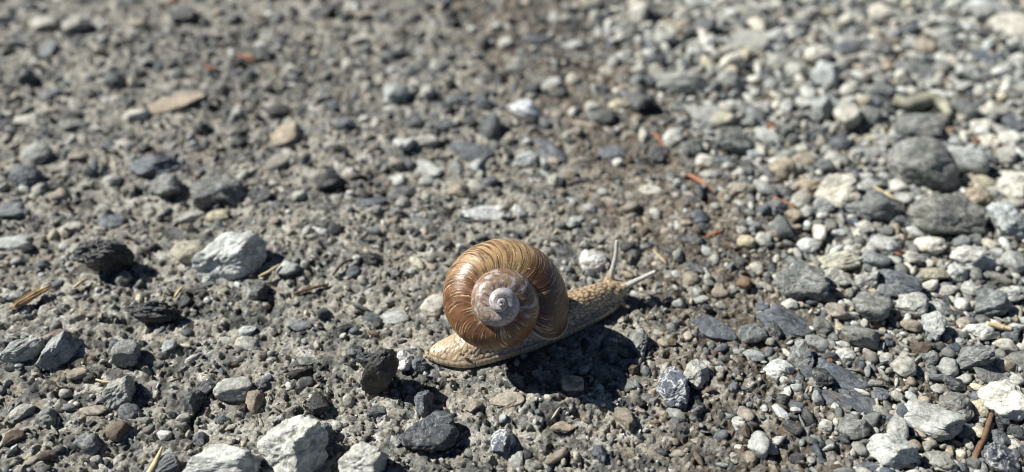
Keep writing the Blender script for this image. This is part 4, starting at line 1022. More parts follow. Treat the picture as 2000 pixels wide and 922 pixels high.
# sharp fragments half buried in the crust and the soil
chips = [stone_shape(1, 'a', 800 + k)[0] for k in range(16)]
tiny = [stone_shape(0, 'a', 900 + k)[0] for k in range(16)]
f0_ = ICO[0][1]
n_chip = 0
for x, y, s, g, z0, sd, luck in candidates(13000, lambda t, y: (2 * t - 1) * half_width(y), lambda t: -102 + 440 * t ** 1.25):
    if n_chip >= 3300:
        break
    if g > 0.6 or luck > 0.75:
        continue
    rad = min(2.8, (0.6 + 0.2 * s) * math.exp(abs(random.gauss(0, 0.62)))) * (1 + max(y, 0) / 300)
    if sd < rad + 0.8 or not grid.free(x, y, rad * 0.8, 0.8):
        continue
    grid.add(x, y, rad * 0.7)
    r = np.random.default_rng(20000 + n_chip)
    asp = math.exp(random.gauss(0.15, 0.3))
    dims = np.array((rad * asp, rad / asp, rad * random.uniform(0.35, 0.9)))
    Rm = Matrix.Rotation(random.uniform(0, 6.28), 3, 'Z') @ Matrix.Rotation(random.gauss(0, 0.45), 3, 'X') @ Matrix.Rotation(random.gauss(0, 0.45), 3, 'Y')
    v = (chips if rad > 0.95 else tiny)[random.randrange(16)] * dims @ np.array(Rm).T
    joined_v.append(v + np.array((x, y, z0 + dims[2] * random.uniform(-0.35, 0.35) + 0.25))); joined_f.append((f1_ if rad > 0.95 else f0_) + nv); nv += len(v)
    joined_c.append(np.repeat(tone_of(random.choice(("WLLTTYTGGGLBBDDDKKTL" if y < 70 else "WLLTTGGGBBBDDDDKKKKL") if s < 0.5 else "TTTOOGGGBBDDLLWKOT"), r)[None], len(v), 0))
    n_chip += 1
gm = mesh_from("gravel", np.concatenate(joined_v), np.concatenate(joined_f), True)
color_attr(gm, "tone", np.concatenate(joined_c))
tag(link("gravel", gm, M_TONE), "small mixed grey and white gravel strewn between the larger stones", None, None, "stuff")

def build_grit(n):
    y = rng.uniform(-60, 1, n * 2)
    t = rng.uniform(0, 1, n * 2)
    y = -100 + 370 * t ** 1.45
    hw = half_width(y)
    x = rng.uniform(-1, 1, n * 2) * hw
    keep = snail_dist(x, y) > 1.2
    x, y = x[keep][:n], y[keep][:n]
    n = len(x)
    soil, grav = zones(x, y)
    d, f = ICO[0]
    size = np.minimum(0.26 * np.exp(np.abs(rng.normal(0, 0.72, n))), 1.7) * (1 + np.clip(y, 0, 300) / 260)
    dims = size[:, None] * np.exp(rng.normal(0, 0.28, (n, 3)))
    v = d[None] * (1 + rng.uniform(-0.3, 0.3, (n, len(d), 1))) * dims[:, None, :]
    ang = rng.uniform(0, 2 * np.pi, n); ca, sa = np.cos(ang)[:, None], np.sin(ang)[:, None]
    til = rng.normal(0, 0.7, n); ct, st = np.cos(til)[:, None], np.sin(til)[:, None]
    yy, zz = v[:, :, 1] * ct - v[:, :, 2] * st, v[:, :, 1] * st + v[:, :, 2] * ct
    xx, yy = v[:, :, 0] * ca - yy * sa, v[:, :, 0] * sa + yy * ca
    h, _ = ground_detail(x, y)
    z0 = base_height(x, y) + h + size * 0.25
    P = np.stack([xx + x[:, None], yy + y[:, None], zz + z0[:, None]], -1).reshape(-1, 3)
    F = (f[None] + (np.arange(n) * len(d))[:, None, None]).reshape(-1, 3)
    codes = np.array([TONES[k] for k in "WWLLLTTTGGBDDKYO"])
    earth = np.array([TONES[k] for k in "TTOOGLDOTTBWOGDT"]) * 0.8
    pick = rng.integers(0, len(codes), n)
    c = np.where((rng.uniform(0, 1, n) < soil * 0.7)[:, None], earth[pick], codes[pick]) * rng.uniform(0.75, 1.15, (n, 1))
    me = mesh_from("grit", P, F, False)
    color_attr(me, "tone", np.repeat(c, len(d), 0))
    tag(link("grit", me, M_GRIT), "crumbs of stone and sand scattered over the road crust", None, None, "stuff")
build_grit(14000)

# ------------------------------------------------------------------ the snail
snail = link("snail", None)
tag(snail, "large brown shelled snail crawling with its tentacles stretched out", "snail")

# shell frame: the spire's axis leans up and out from the body
AX = Vector((0.07, -0.722, 0.689)).normalized()
EX = Vector((1, 0, 0)); EX = (EX - AX * EX.dot(AX)).normalized()
EY = AX.cross(EX).normalized()
APEX = np.array((-0.7, -18.9, 38.0))
AXn, EXn, EYn = (np.array(q) for q in (AX, EX, EY))
T_END = math.radians(-40)                        # direction (counter-clockwise from EX) where the lip meets the suture
R_END = 25.6
def shell_R(turn):
    """turn: how far back from the lip, in radians"""
    k1, k2 = math.log(1.84) / (2 * math.pi), math.log(2.12) / (2 * math.pi)
    k3 = math.log(3.0) / (2 * math.pi)
    return R_END * np.exp(-k1 * np.minimum(turn, 2 * np.pi) - k2 * np.clip(turn - 2 * np.pi, 0, 2.15 * np.pi) - k3 * np.maximum(turn - 4.15 * np.pi, 0))
def shell_point(turn, phi):
    lag = 0.50 * (1 - np.sin(phi)) * 0.9 * np.clip(np.cos(phi) + 0.35, 0, 1)
    tt = turn + lag
    R = shell_R(tt)
    th = T_END + tt                               # backwards along growth is counter-clockwise seen from the apex
    rho = R * (0.5 + 0.5 * np.cos(phi))
    zet = -1.14 * R + 0.56 * R * np.sin(phi)
    # the wall is a little flattened above the periphery, so that the suture is a clear groove
    return APEX + (AXn * zet[..., None] + EXn * (rho * np.cos(th))[..., None] + EYn * (rho * np.sin(th))[..., None]), tt

def build_shell():
    n_t, n_p = 1400, 100
    total = 4.0 * 2 * np.pi
    # even steps along the arc: the radius shrinks backwards
    tt = np.linspace(0, total, 6000)
    arc = np.concatenate([[0], np.cumsum(np.diff(tt) * (shell_R(tt[1:]) + 0.9))])
    turn = np.interp(np.linspace(0, arc[-1], n_t), arc, tt)
    phi = np.radians(np.linspace(-150, 190, n_p))
    T, Ph = np.meshgrid(turn, phi, indexing='ij')
    P, tl = shell_point(T, Ph)
    arcm = np.interp(T, tt, arc)
    # growth striae follow the lip: constant T
    q = Ph * 1.0
    s1 = fbm((arcm / 0.74).ravel(), (q * 1.1).ravel(), 301, 4, 0.6).reshape(T.shape)
    s2 = fbm((arcm / 3.0 + 0.25 * np.sin(q * 2)).ravel(), (q * 0.9).ravel(), 311, 3).reshape(T.shape)
    s4 = fbm((arcm / 1.7).ravel(), (q * 0.6).ravel(), 361, 3, 0.6).reshape(T.shape)
    s3 = fbm((arcm / 14).ravel(), (q * 1.1).ravel(), 321, 3).reshape(T.shape)
    s1 = s1 * (0.45 + 0.95 * sstep(-0.35, 0.4, fbm((arcm / 7).ravel(), (q * 2.0).ravel(), 371, 4, 0.6).reshape(T.shape)))
    fleck = fbm((arcm / 0.7).ravel(), (q * 4.0).ravel(), 331, 3, 0.6).reshape(T.shape)
    old = sstep(2 * np.pi * 1.05, 2 * np.pi * 2.1, T)          # towards the worn apex
    ridge = np.abs(s1) * (1 - old) + 0.3 * old * s2
    nrm = np.cross(np.gradient(P, axis=0), np.gradient(P, axis=1))
    nrm /= np.linalg.norm(nrm, axis=2)[..., None] + 1e-9
    ctr = APEX + AXn * (-1.14 * shell_R(tl))[..., None] + (EXn * np.cos(T_END + tl)[..., None] + EYn * np.sin(T_END + tl)[..., None]) * (0.5 * shell_R(tl))[..., None]
    if ((P - ctr) * nrm).sum() < 0:
        nrm = -nrm
    P = P + nrm * (0.08 * (0.35 - ridge) + 0.07 * s2 * (1 - old) + 0.10 * s3)[..., None]
    chest = np.array((0.165, 0.074, 0.030)); deep = np.array((0.068, 0.029, 0.013)); tan = np.array((0.42, 0.290, 0.145)); pale = np.array((0.58, 0.46, 0.30))
    lav = np.array((0.40, 0.39, 0.415)); worn = np.array((0.30, 0.225, 0.15))
    deg = np.degrees(T)
    # the part nearer the lip and the crown is tan with dark bands, the part behind them chestnut with fine pale lines
    tanzone = sstep(60, 105, deg + 18 * s3) * sstep(190, 150, deg + 18 * s3)
    c = chest + np.zeros(P.shape)
    rub0 = fbm((arcm / 2.6).ravel(), (q * 2.4).ravel(), 381, 4, 0.6).reshape(T.shape)
    def over(c, k, w):
        return c * (1 - w[..., None]) + np.asarray(k) * w[..., None]
    c = over(c, tan, 0.85 * tanzone)
    c = over(c, deep, 0.85 * sstep(0.06, 0.4, s2))
    lipzone = sstep(95, 30, deg + 20 * s3)
    c = over(c, deep, 0.85 * lipzone)  # deep brown near the lip, darkened further to paint in the right side's shade
    c = over(c, tan, 0.75 * (1 - 0.35 * lipzone) * sstep(0.14, 0.44, s1 + 0.35 * s2))
    c = over(c, pale, 0.7 * sstep(0.34, 0.6, s1 + 0.2 * fleck))
    c = over(c, deep, 0.85 * sstep(0.12, 0.42, -s1))
    c = over(c, deep * 1.25, 0.65 * sstep(0.14, 0.40, s4) * (0.35 + 0.65 * tanzone + 0.4 * lipzone).clip(0, 1))
    mid = sstep(2 * np.pi * 0.97, 2 * np.pi * 1.06, T)
    c = over(c, np.array((0.175, 0.105, 0.058)), 0.7 * mid)
    c = over(c, worn, mid * 0.65 * sstep(0.0, 0.5, s3 + 0.5 * s2))
    c = over(c, lav, mid * 0.75 * sstep(0.05, 0.45, fbm((arcm / 3).ravel(), (q * 2.2).ravel(), 341, 4).reshape(T.shape)))
    c = over(c, lav, sstep(2 * np.pi * 1.66, 2 * np.pi * 2.05, T + 0.9 * s2 + 0.5 * rub0) * (0.9 - 0.75 * sstep(0.0, 0.4, s2 + 0.5 * s3)))
    # the tip is worn to a greyish white that breaks up into patches on the whorl below it
    rub = fbm((arcm / 2.2).ravel(), (q * 2.8).ravel(), 351, 5, 0.65).reshape(T.shape)
    c = over(c, np.array((0.42, 0.39, 0.37)), 0.75 * sstep(2 * np.pi * 1.15, 2 * np.pi * 1.9, T) * sstep(-0.02, 0.25, rub))
    c = over(c, np.array((0.20, 0.13, 0.10)), 0.7 * sstep(2 * np.pi * 1.4, 2 * np.pi * 1.9, T) * sstep(0.12, 0.4, -rub))
    # the rubbed pale seam along the suture
    seam = np.exp(-((np.degrees(Ph) - 98) / 9.0) ** 2) * sstep(0.4, 1.2, T)
    c = over(c, np.array((0.60, 0.54, 0.46)), 0.6 * seam * sstep(-0.2, 0.3, s2 + fleck))
    i = np.arange(n_t * n_p).reshape(n_t, n_p)
    f = np.stack([i[:-1, :-1], i[:-1, 1:], i[1:, 1:], i[1:, :-1]], -1).reshape(-1, 4)
    me = mesh_from("shell", P.reshape(-1, 3), f, True)
    color_attr(me, "tone", np.clip(c.reshape(-1, 3), 0.01, 0.9))
    n = Nodes("horny_brown_shell")
    tc = n.new("ShaderNodeTexCoord").outputs["Object"]
    col = n.new("ShaderNodeAttribute", attribute_name="tone").outputs["Color"]
    col = n.mix(col, n.ramp(n.noise(tc, 1300, 4, 0.65), [(0.3, 0.78), (0.7, 1.22)]), 1.0, 'MULTIPLY')
    sp = n.ramp(n.noise(tc, 900, 2, 0.5), [(0.715, 0.0), (0.735, 0.8)])
    col = n.mix(col, (0.7, 0.62, 0.5), sp)
    n.set(Base_Color=col, Specular_IOR_Level=0.55)
    n.set(Roughness=n.ramp(n.noise(tc, 600, 3, 0.6), [(0.3, 0.30), (0.7, 0.50)]))
    n.set(Normal=n.bump(n.noise(tc, 1800, 3, 0.6), 0.25, 0.25))
    return link("shell", me, n.mat, snail)
shell = build_shell()

def tube(path, radii, seg=16, cap=True):
    path = np.asarray(path, float)
    n = len(path)
    tang = np.gradient(path, axis=0)
    tang /= np.linalg.norm(tang, axis=1)[:, None]
    up = np.array((0, 0, 1.0)) if abs(tang[0][2]) < 0.9 else np.array((1.0, 0, 0))
    V = []
    a = np.linspace(0, 2 * np.pi, seg, endpoint=False)
    u = np.cross(tang[0], up); u /= np.linalg.norm(u)
    for i in range(n):
        u = u - tang[i] * (u @ tang[i]); u /= np.linalg.norm(u)
        w = np.cross(tang[i], u)
        V.append(path[i] + radii[i] * (np.cos(a)[:, None] * u + np.sin(a)[:, None] * w))
    V = np.concatenate(V)
    F = []
    for i in range(n - 1):
        for j in range(seg):
            k = (j + 1) % seg
            F.append((i * seg + j, i * seg + k, (i + 1) * seg + k, (i + 1) * seg + j))
    if cap:
        for i0, flip in ((0, True), (n - 1, False)):
            c = len(V)
            V = np.concatenate([V, path[i0][None]])
            for j in range(seg):
                k = (j + 1) % seg
                q = (i0 * seg + j, i0 * seg + k, c, c)
                F.append((q[1], q[0], c, c) if flip else q)
    return V, F

def tri_quads(F):
    out = []
    for q in F:
        out.append((q[0], q[1], q[2]))
        if q[3] != q[2]:
            out.append((q[0], q[2], q[3]))
    return np.array(out)

def smooth_path(pts, n):
    pts = np.asarray(pts, float)
    k = len(pts)
    P = np.concatenate([[2 * pts[0] - pts[1]], pts, [2 * pts[-1] - pts[-2]]])
    out = []
    for s in np.linspace(0, k - 1 - 1e-9, n):
        i = int(s); t = s - i
        p0, p1, p2, p3 = P[i], P[i + 1], P[i + 2], P[i + 3]
        out.append(0.5 * (2 * p1 + (p2 - p0) * t + (2 * p0 - 5 * p1 + 4 * p2 - p3) * t * t + (3 * p1 - p0 - 3 * p2 + p3) * t ** 3))
    return np.array(out)

def build_lip():
    phi = np.radians(np.linspace(-140, 100, 70))
    P, _ = shell_point(np.zeros_like(phi) - 0.005, phi)
    V, F = tube(P, np.full(70, 0.38), 10)
    me = mesh_from("shell_lip", V, tri_quads(F), True)
    return link("shell_lip", me, simple_material("pale_shell_lip", (0.42, 0.31, 0.19), 0.4, 0.3, 900), snail)
build_lip()

# body: rings along the foot, eye stalks and feelers, fused into one continuous skin
HTS = np.array([1.1, 3.9, 6.3, 9.2, 11.5, 9.6, 8.5, 5.3])
LIFT = np.array([0.4, 0.2, 0.0, 0.0, 0.0, 0.0, 0.5, 2.2])
TENT = [  # eye stalks: base to tip, then feelers
    ([(37.7, 22.9, 6.4), (38.7, 23.9, 11.5), (39.7, 25.9, 17.0), (40.0, 29.0, 22.0)], [2.1, 1.15, 0.84, 0.66]),
    ([(39.6, 19.0, 6.2), (44.6, 20.4, 8.2), (49.8, 22.2, 10.1), (54.3, 23.2, 12.2)], [2.1, 1.25, 0.90, 0.70]),
    ([(40.4, 17.2, 4.2), (42.6, 15.9, 3.0), (44.8, 14.9, 1.9)], [1.4, 0.85, 0.6]),
    ([(41.0, 22.0, 4.2), (43.6, 22.2, 3.2), (46.0, 22.6, 2.4)], [1.4, 0.85, 0.6])]

def build_body():
    n = 90
    sp = smooth_path(np.concatenate([SPINE, SPW[:, None], HTS[:, None], LIFT[:, None]], 1), n)
    xy, w, h, lift = sp[:, :2], sp[:, 2], sp[:, 3], sp[:, 4]
    tg = np.gradient(xy, axis=0); tg /= np.linalg.norm(tg, axis=1)[:, None]
    nr = np.stack([-tg[:, 1], tg[:, 0]], 1)
    seg = 44
    a = np.linspace(0, 2 * np.pi, seg, endpoint=False)
    V = []
    for i in range(n):
        ca, sa = np.cos(a), np.sin(a)
        lat = np.sign(ca) * np.abs(ca) ** 0.9 * w[i]
        z = np.where(sa > 0, np.abs(sa) ** 0.95 * h[i], -0.9 * np.abs(sa) ** 0.5)
        flare = np.exp(-((z - 0.6) / 1.6) ** 2) * 0.10 * w[i] * np.sign(ca) * (np.abs(ca) > 0.3)
        narrow = 1 - 0.14 * sstep(1.5, 4.0, z)
        lat = lat * narrow + flare
        V.append(np.stack([xy[i, 0] + nr[i, 0] * lat, xy[i, 1] + nr[i, 1] * lat, z + lift[i] + 0.75], 1))
    V = np.concatenate(V)
    F = []
    for i in range(n - 1):
        for j in range(seg):
            k = (j + 1) % seg
            F.append((i * seg + j, (i + 1) * seg + j, (i + 1) * seg + k, i * seg + k))
    for i0, flip in ((0, False), (n - 1, True)):
        c = len(V)
        mid = V[i0 * seg:(i0 + 1) * seg].mean(0) + (np.array((*tg[i0], 0)) * (1.0 if i0 else -0.8))
        V = np.concatenate([V, mid[None]])
        for j in range(seg):
            k = (j + 1) % seg
            q = (i0 * seg + j, i0 * seg + k, c, c)
            F.append((q[1], q[0], c, c) if flip else q)
    Vs, Fs, off = [V], [tri_quads(F)], len(V)
    # rounded head
    d, f = ICO[3]
    for ctr, rad in (((39.4, 20.6, 5.3), (4.7, 4.5, 3.7)), ((40.8, 19.8, 4.0), (2.6, 3.4, 2.6))):
        hv = d * np.array(rad) + np.array(ctr)
        Vs.append(hv); Fs.append(f + off); off += len(hv)
    for pts, rr in TENT:
        p = smooth_path(np.concatenate([pts, np.array(rr)[:, None]], 1), 26)
        tv, tf = tube(p[:, :3], p[:, 3], 14)
        Vs.append(tv); Fs.append(tri_quads(tf) + off); off += len(tv)
        if rr[-1] > 0.8:
            hv = ICO[2][0] * 0.92 + p[-1, :3]
            Vs.append(hv); Fs.append(ICO[2][1] + off); off += len(hv)
    V, F = np.concatenate(Vs), np.concatenate(Fs)
    src = bpy.data.meshes.new("body_source")
    src.from_pydata((V * 0.01).tolist(), [], F.tolist())     # fused at a larger scale, then brought back to size
    tmp = bpy.data.objects.new("body_source", src)
    COL.objects.link(tmp)
    rm = tmp.modifiers.new("fuse", 'REMESH'); rm.mode = 'VOXEL'; rm.voxel_size = 0.0034
    sm = tmp.modifiers.new("smooth", 'SMOOTH'); sm.factor = 0.5; sm.iterations = 7
    dg = bpy.context.evaluated_depsgraph_get()
    ev = tmp.evaluated_get(dg)
    me = bpy.data.meshes.new_from_object(ev)
    bpy.data.objects.remove(tmp)
    N = len(me.vertices)
    co = np.empty(N * 3, np.float32); me.vertices.foreach_get("co", co); co = co.reshape(-1, 3) * 100.0
    no = np.empty(N * 3, np.float32); me.vertices.foreach_get("normal", no); no = no.reshape(-1, 3)
    # where along the body, how far round
    fine = smooth_path(np.concatenate([SPINE, SPW[:, None], HTS[:, None]], 1), 500)
    fx = fine[:, :2]; L = np.concatenate([[0], np.cumsum(np.linalg.norm(np.diff(fx, axis=0), axis=1))])
    ft = np.gradient(fx, axis=0); ft /= np.linalg.norm(ft, axis=1)[:, None]
    idx = np.empty(N, int)
    for k in range(0, N, 8000):
        d2 = ((co[k:k + 8000, None, :2] - fx[None]) ** 2).sum(2)
        idx[k:k + 8000] = d2.argmin(1)
    s = L[idx] + ((co[:, :2] - fx[idx]) * ft[idx]).sum(1)
    lat = (co[:, 0] - fx[idx, 0]) * -ft[idx, 1] + (co[:, 1] - fx[idx, 1]) * ft[idx, 0]
    ang = np.arctan2(co[:, 2] - 0.4, lat)
    girth = ang * (0.5 * (fine[idx, 2] + fine[idx, 3]))
    tent = np.zeros(N)
    for pts, rr in TENT[:2]:
        p = smooth_path(np.concatenate([pts, np.array(rr)[:, None]], 1), 60)
        d2 = np.sqrt(((co[:, None, :] - p[None, :, :3]) ** 2).sum(2))
        j = d2.argmin(1)
        inside = (d2[np.arange(N), j] < p[j, 3] * 1.5 + 0.3)
        tent = np.maximum(tent, inside * sstep(8, 26, j.astype(float)))
    head = sstep(38, 55, s)
    jx = s + 0.9 * perlin(s / 3, girth / 3, 401); jy = girth + 0.7 * perlin(s / 3, girth / 3, 402)
    t1, t2, tid = worley(jx / 2.1, jy / 1.75, 411, 0.95)           # tail: even pavement
    n1, n2, nid = worley(jx / 2.15, jy / 1.22, 421, 0.9)             # neck: long cells in rows
    g_t = np.exp(-((t2 - t1) / 0.12) ** 2)
    g_n = np.exp(-((n2 - n1) / 0.24) ** 2)
    groove = g_t * (1 - head) + g_n * head
    pad = (1 - t1 * 1.1) * (1 - head) + (1 - n1 * 1.1) * head
    edge = sstep(3.4, 2.6, co[:, 2] + 0.25 * perlin(s / 2.5, s * 0 + 3, 404))           # fringe of the foot: upright creases under one long furrow
    wv = s + 0.45 * perlin(s / 2.4, co[:, 2] / 2, 403)
    ph = np.abs(((wv / 1.75) % 1.0) - 0.5) * 2
    g_e = np.exp(-((1 - ph) / 0.20) ** 2)
    furrow = np.exp(-((co[:, 2] + 0.25 * perlin(s / 2.5, s * 0 + 3, 404) - 3.0) / 0.26) ** 2)
    m1, m2, _ = worley(wv / 0.9, co[:, 2] / 0.9, 431)
    g_e = np.maximum(g_e, 0.35 * np.exp(-((m2 - m1) / 0.14) ** 2))
    groove = groove * (1 - edge) + edge * g_e
    groove = np.maximum(groove, furrow * 0.9)
    pad = pad * (1 - edge) + edge * (0.6 - 0.6 * np.abs(1 - ph))
    q1, q2, _ = worley(co[:, 0] / 0.62 + co[:, 1] / 1.1, co[:, 2] / 0.62 + co[:, 1] / 0.9, 441)
    groove = groove * (1 - tent) + tent * 0.35 * np.exp(-((q2 - q1) / 0.2) ** 2)
    amp = 0.14 * (1 - tent) + 0.12 * tent
    co = co + no * (amp * (0.9 * np.clip(pad, 0, 1) - 1.15 * groove))[:, None]
    me.vertices.foreach_set("co", (co * MM).astype(np.float32).ravel())
    me.polygons.foreach_set("use_smooth", np.ones(len(me.polygons), bool))
    me.update()
    tailc, neckc, groovec, tentc, side = (np.array(q) for q in ((0.53, 0.415, 0.28), (0.47, 0.355, 0.225), (0.070, 0.048, 0.030), (0.46, 0.45, 0.41), (0.26, 0.18, 0.10)))
    hd = head[:, None]
    c = tailc * (1 - hd) + neckc * hd
    mott = fbm(s / 5, girth / 5, 451, 4)[:, None]
    c = c * (1 + 0.18 * mott)
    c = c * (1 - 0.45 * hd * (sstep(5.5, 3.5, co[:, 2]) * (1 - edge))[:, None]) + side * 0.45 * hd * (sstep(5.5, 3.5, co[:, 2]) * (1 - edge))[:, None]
    gr = np.clip(groove * (0.66 + 0.36 * head) * (0.75 + 0.5 * sstep(-0.3, 0.4, fbm(s / 6, girth / 4, 461, 3))) * (1 - 0.5 * tent), 0, 1)[:, None]
    c = c * (1 - gr) + groovec * gr
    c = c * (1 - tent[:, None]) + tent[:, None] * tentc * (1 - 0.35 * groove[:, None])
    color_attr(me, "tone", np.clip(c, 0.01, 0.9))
    me.name = "body"
    me.materials.clear()
    k = Nodes("moist_snail_skin")
    tc = k.new("ShaderNodeTexCoord").outputs["Object"]
    col = k.new("ShaderNodeAttribute", attribute_name="tone").outputs["Color"]
    col = k.mix(col, k.ramp(k.noise(tc, 1400, 3, 0.6), [(0.3, 0.8), (0.7, 1.2)]), 1.0, 'MULTIPLY')
    k.set(Coat_Weight=0.35, Coat_Roughness=0.12)
    k.set(Base_Color=col, Roughness=0.32, Specular_IOR_Level=0.5)
    k.set(Subsurface_Weight=0.40, Subsurface_Scale=0.0012)
    k.b.inputs["Subsurface Radius"].default_value = (1.0, 0.6, 0.35)
    k.set(Normal=k.bump(k.noise(tc, 2300, 2, 0.5), 0.35, 0.2))
    return link("body", me, k.mat, snail)
body = build_body()

eye_mat = simple_material("dark_eye", (0.012, 0.011, 0.010), 0.25, 0.1, 500, spec=0.6)
for pts, rr in TENT[:2]:
    tip = np.array(pts[-1]); dr = tip - np.array(pts[-2]); dr /= np.linalg.norm(dr)
    me = mesh_from("eye", ICO[2][0] * 0.42 + tip + dr * 0.6 + np.array((0, -0.4, 0.3)), ICO[2][1], True)
    link("eye", me, eye_mat, snail)

# crumbs of earth stuck to the tail and two black specks on it
def crumbs():
    r = np.random.default_rng(77)
    V, F, k = [], [], 0
    for i in range(22):
        t = r.uniform(0, 1)
        p = np.array((-26.6 + 4.0 * t + r.normal(0, 0.5), -7.6 + 0.6 * t + r.normal(0, 0.9), 1.9 + 2.4 * t))
        s = r.uniform(0.15, 0.38)
        V.append(ICO[1][0] * (1 + r.uniform(-0.3, 0.3, (42, 1))) * s + p); F.append(ICO[1][1] + k); k += 42
    for p, s in (((-14.6, -10.1, 5.5), 0.42), ((-13.7, -10.2, 5.25), 0.48)):
        V.append(ICO[1][0] * s + np.array(p)); F.append(ICO[1][1] + k); k += 42
    me = mesh_from("dirt", np.concatenate(V), np.concatenate(F), True)
    o = link("dirt", me, simple_material("stuck_earth", (0.10, 0.075, 0.05), 0.8, 0.5, 900), snail)
    o["kind"] = "stuff"
crumbs()

# ------------------------------------------------------------------ needles, twigs, splinters
def gz(x, y):
    return float(base_height(x, y))

def stick(name, label, cat, pts, radii, mat, flat=1.0, group=None, lift=0.8, seg=8):
    """a thin round or flattened piece lying on the ground: pts are x, y, height over the ground (mm)"""
    p = np.array([(x, y, gz(x, y) + lift + z) for x, y, z in pts])
    q = smooth_path(np.concatenate([p, np.array(radii)[:, None]], 1), 22)
    ctr = q[:, :3].mean(0)
    r = np.random.default_rng(len(COL.objects))
    rad = q[:, 3] * (0.72 if cat == 'leaf scrap' else 1) * (1 + r.normal(0, 0.07, len(q)))
    V, F = tube(q[:, :3] - ctr, rad, seg)
    V[:, 2] *= flat if flat < 1 else 1
    me = mesh_from(name, V, tri_quads(F), True)
    o = link(name, me, mat, None, tuple(ctr * MM))
    return tag(o, label, cat, group)

def splinter(label, cat, pts, group):
    """a torn sliver of wood: fibres of unequal length lying side by side"""
    p = np.array([(x, y, gz(x, y) + 0.8 + z) for x, y, z in pts])
    q = smooth_path(p, 24)
    ctr = q.mean(0)
    d = q[-1] - q[0]; d /= np.linalg.norm(d)
    side = np.cross(d, (0, 0, 1.0)); side /= np.linalg.norm(side)
    r = np.random.default_rng(5)
    V, F, k = [], [], 0
    for i in range(15):
        a, b = int(r.integers(0, 6)), 24 - int(r.integers(0, 7))
        o = side * r.uniform(-1.9, 1.9) + np.array((0, 0, r.uniform(-0.5, 0.9)))
        path = q[a:b] - ctr + o + np.cumsum(r.normal(0, 0.05, (b - a, 3)), 0)
        w = r.uniform(0.3, 0.75)
        v, f = tube(path, w * np.sin(np.linspace(0.25, 2.9, b - a)) ** 0.4 * (1 + r.normal(0, 0.1, b - a)), 5)
        V.append(v); F.append(tri_quads(f) + k); k += len(v)
    me = mesh_from("wood_splinter", np.concatenate(V), np.concatenate(F), False)
    tag(link("wood_splinter", me, M_WOOD, None, tuple(ctr * MM)), label, cat, group)

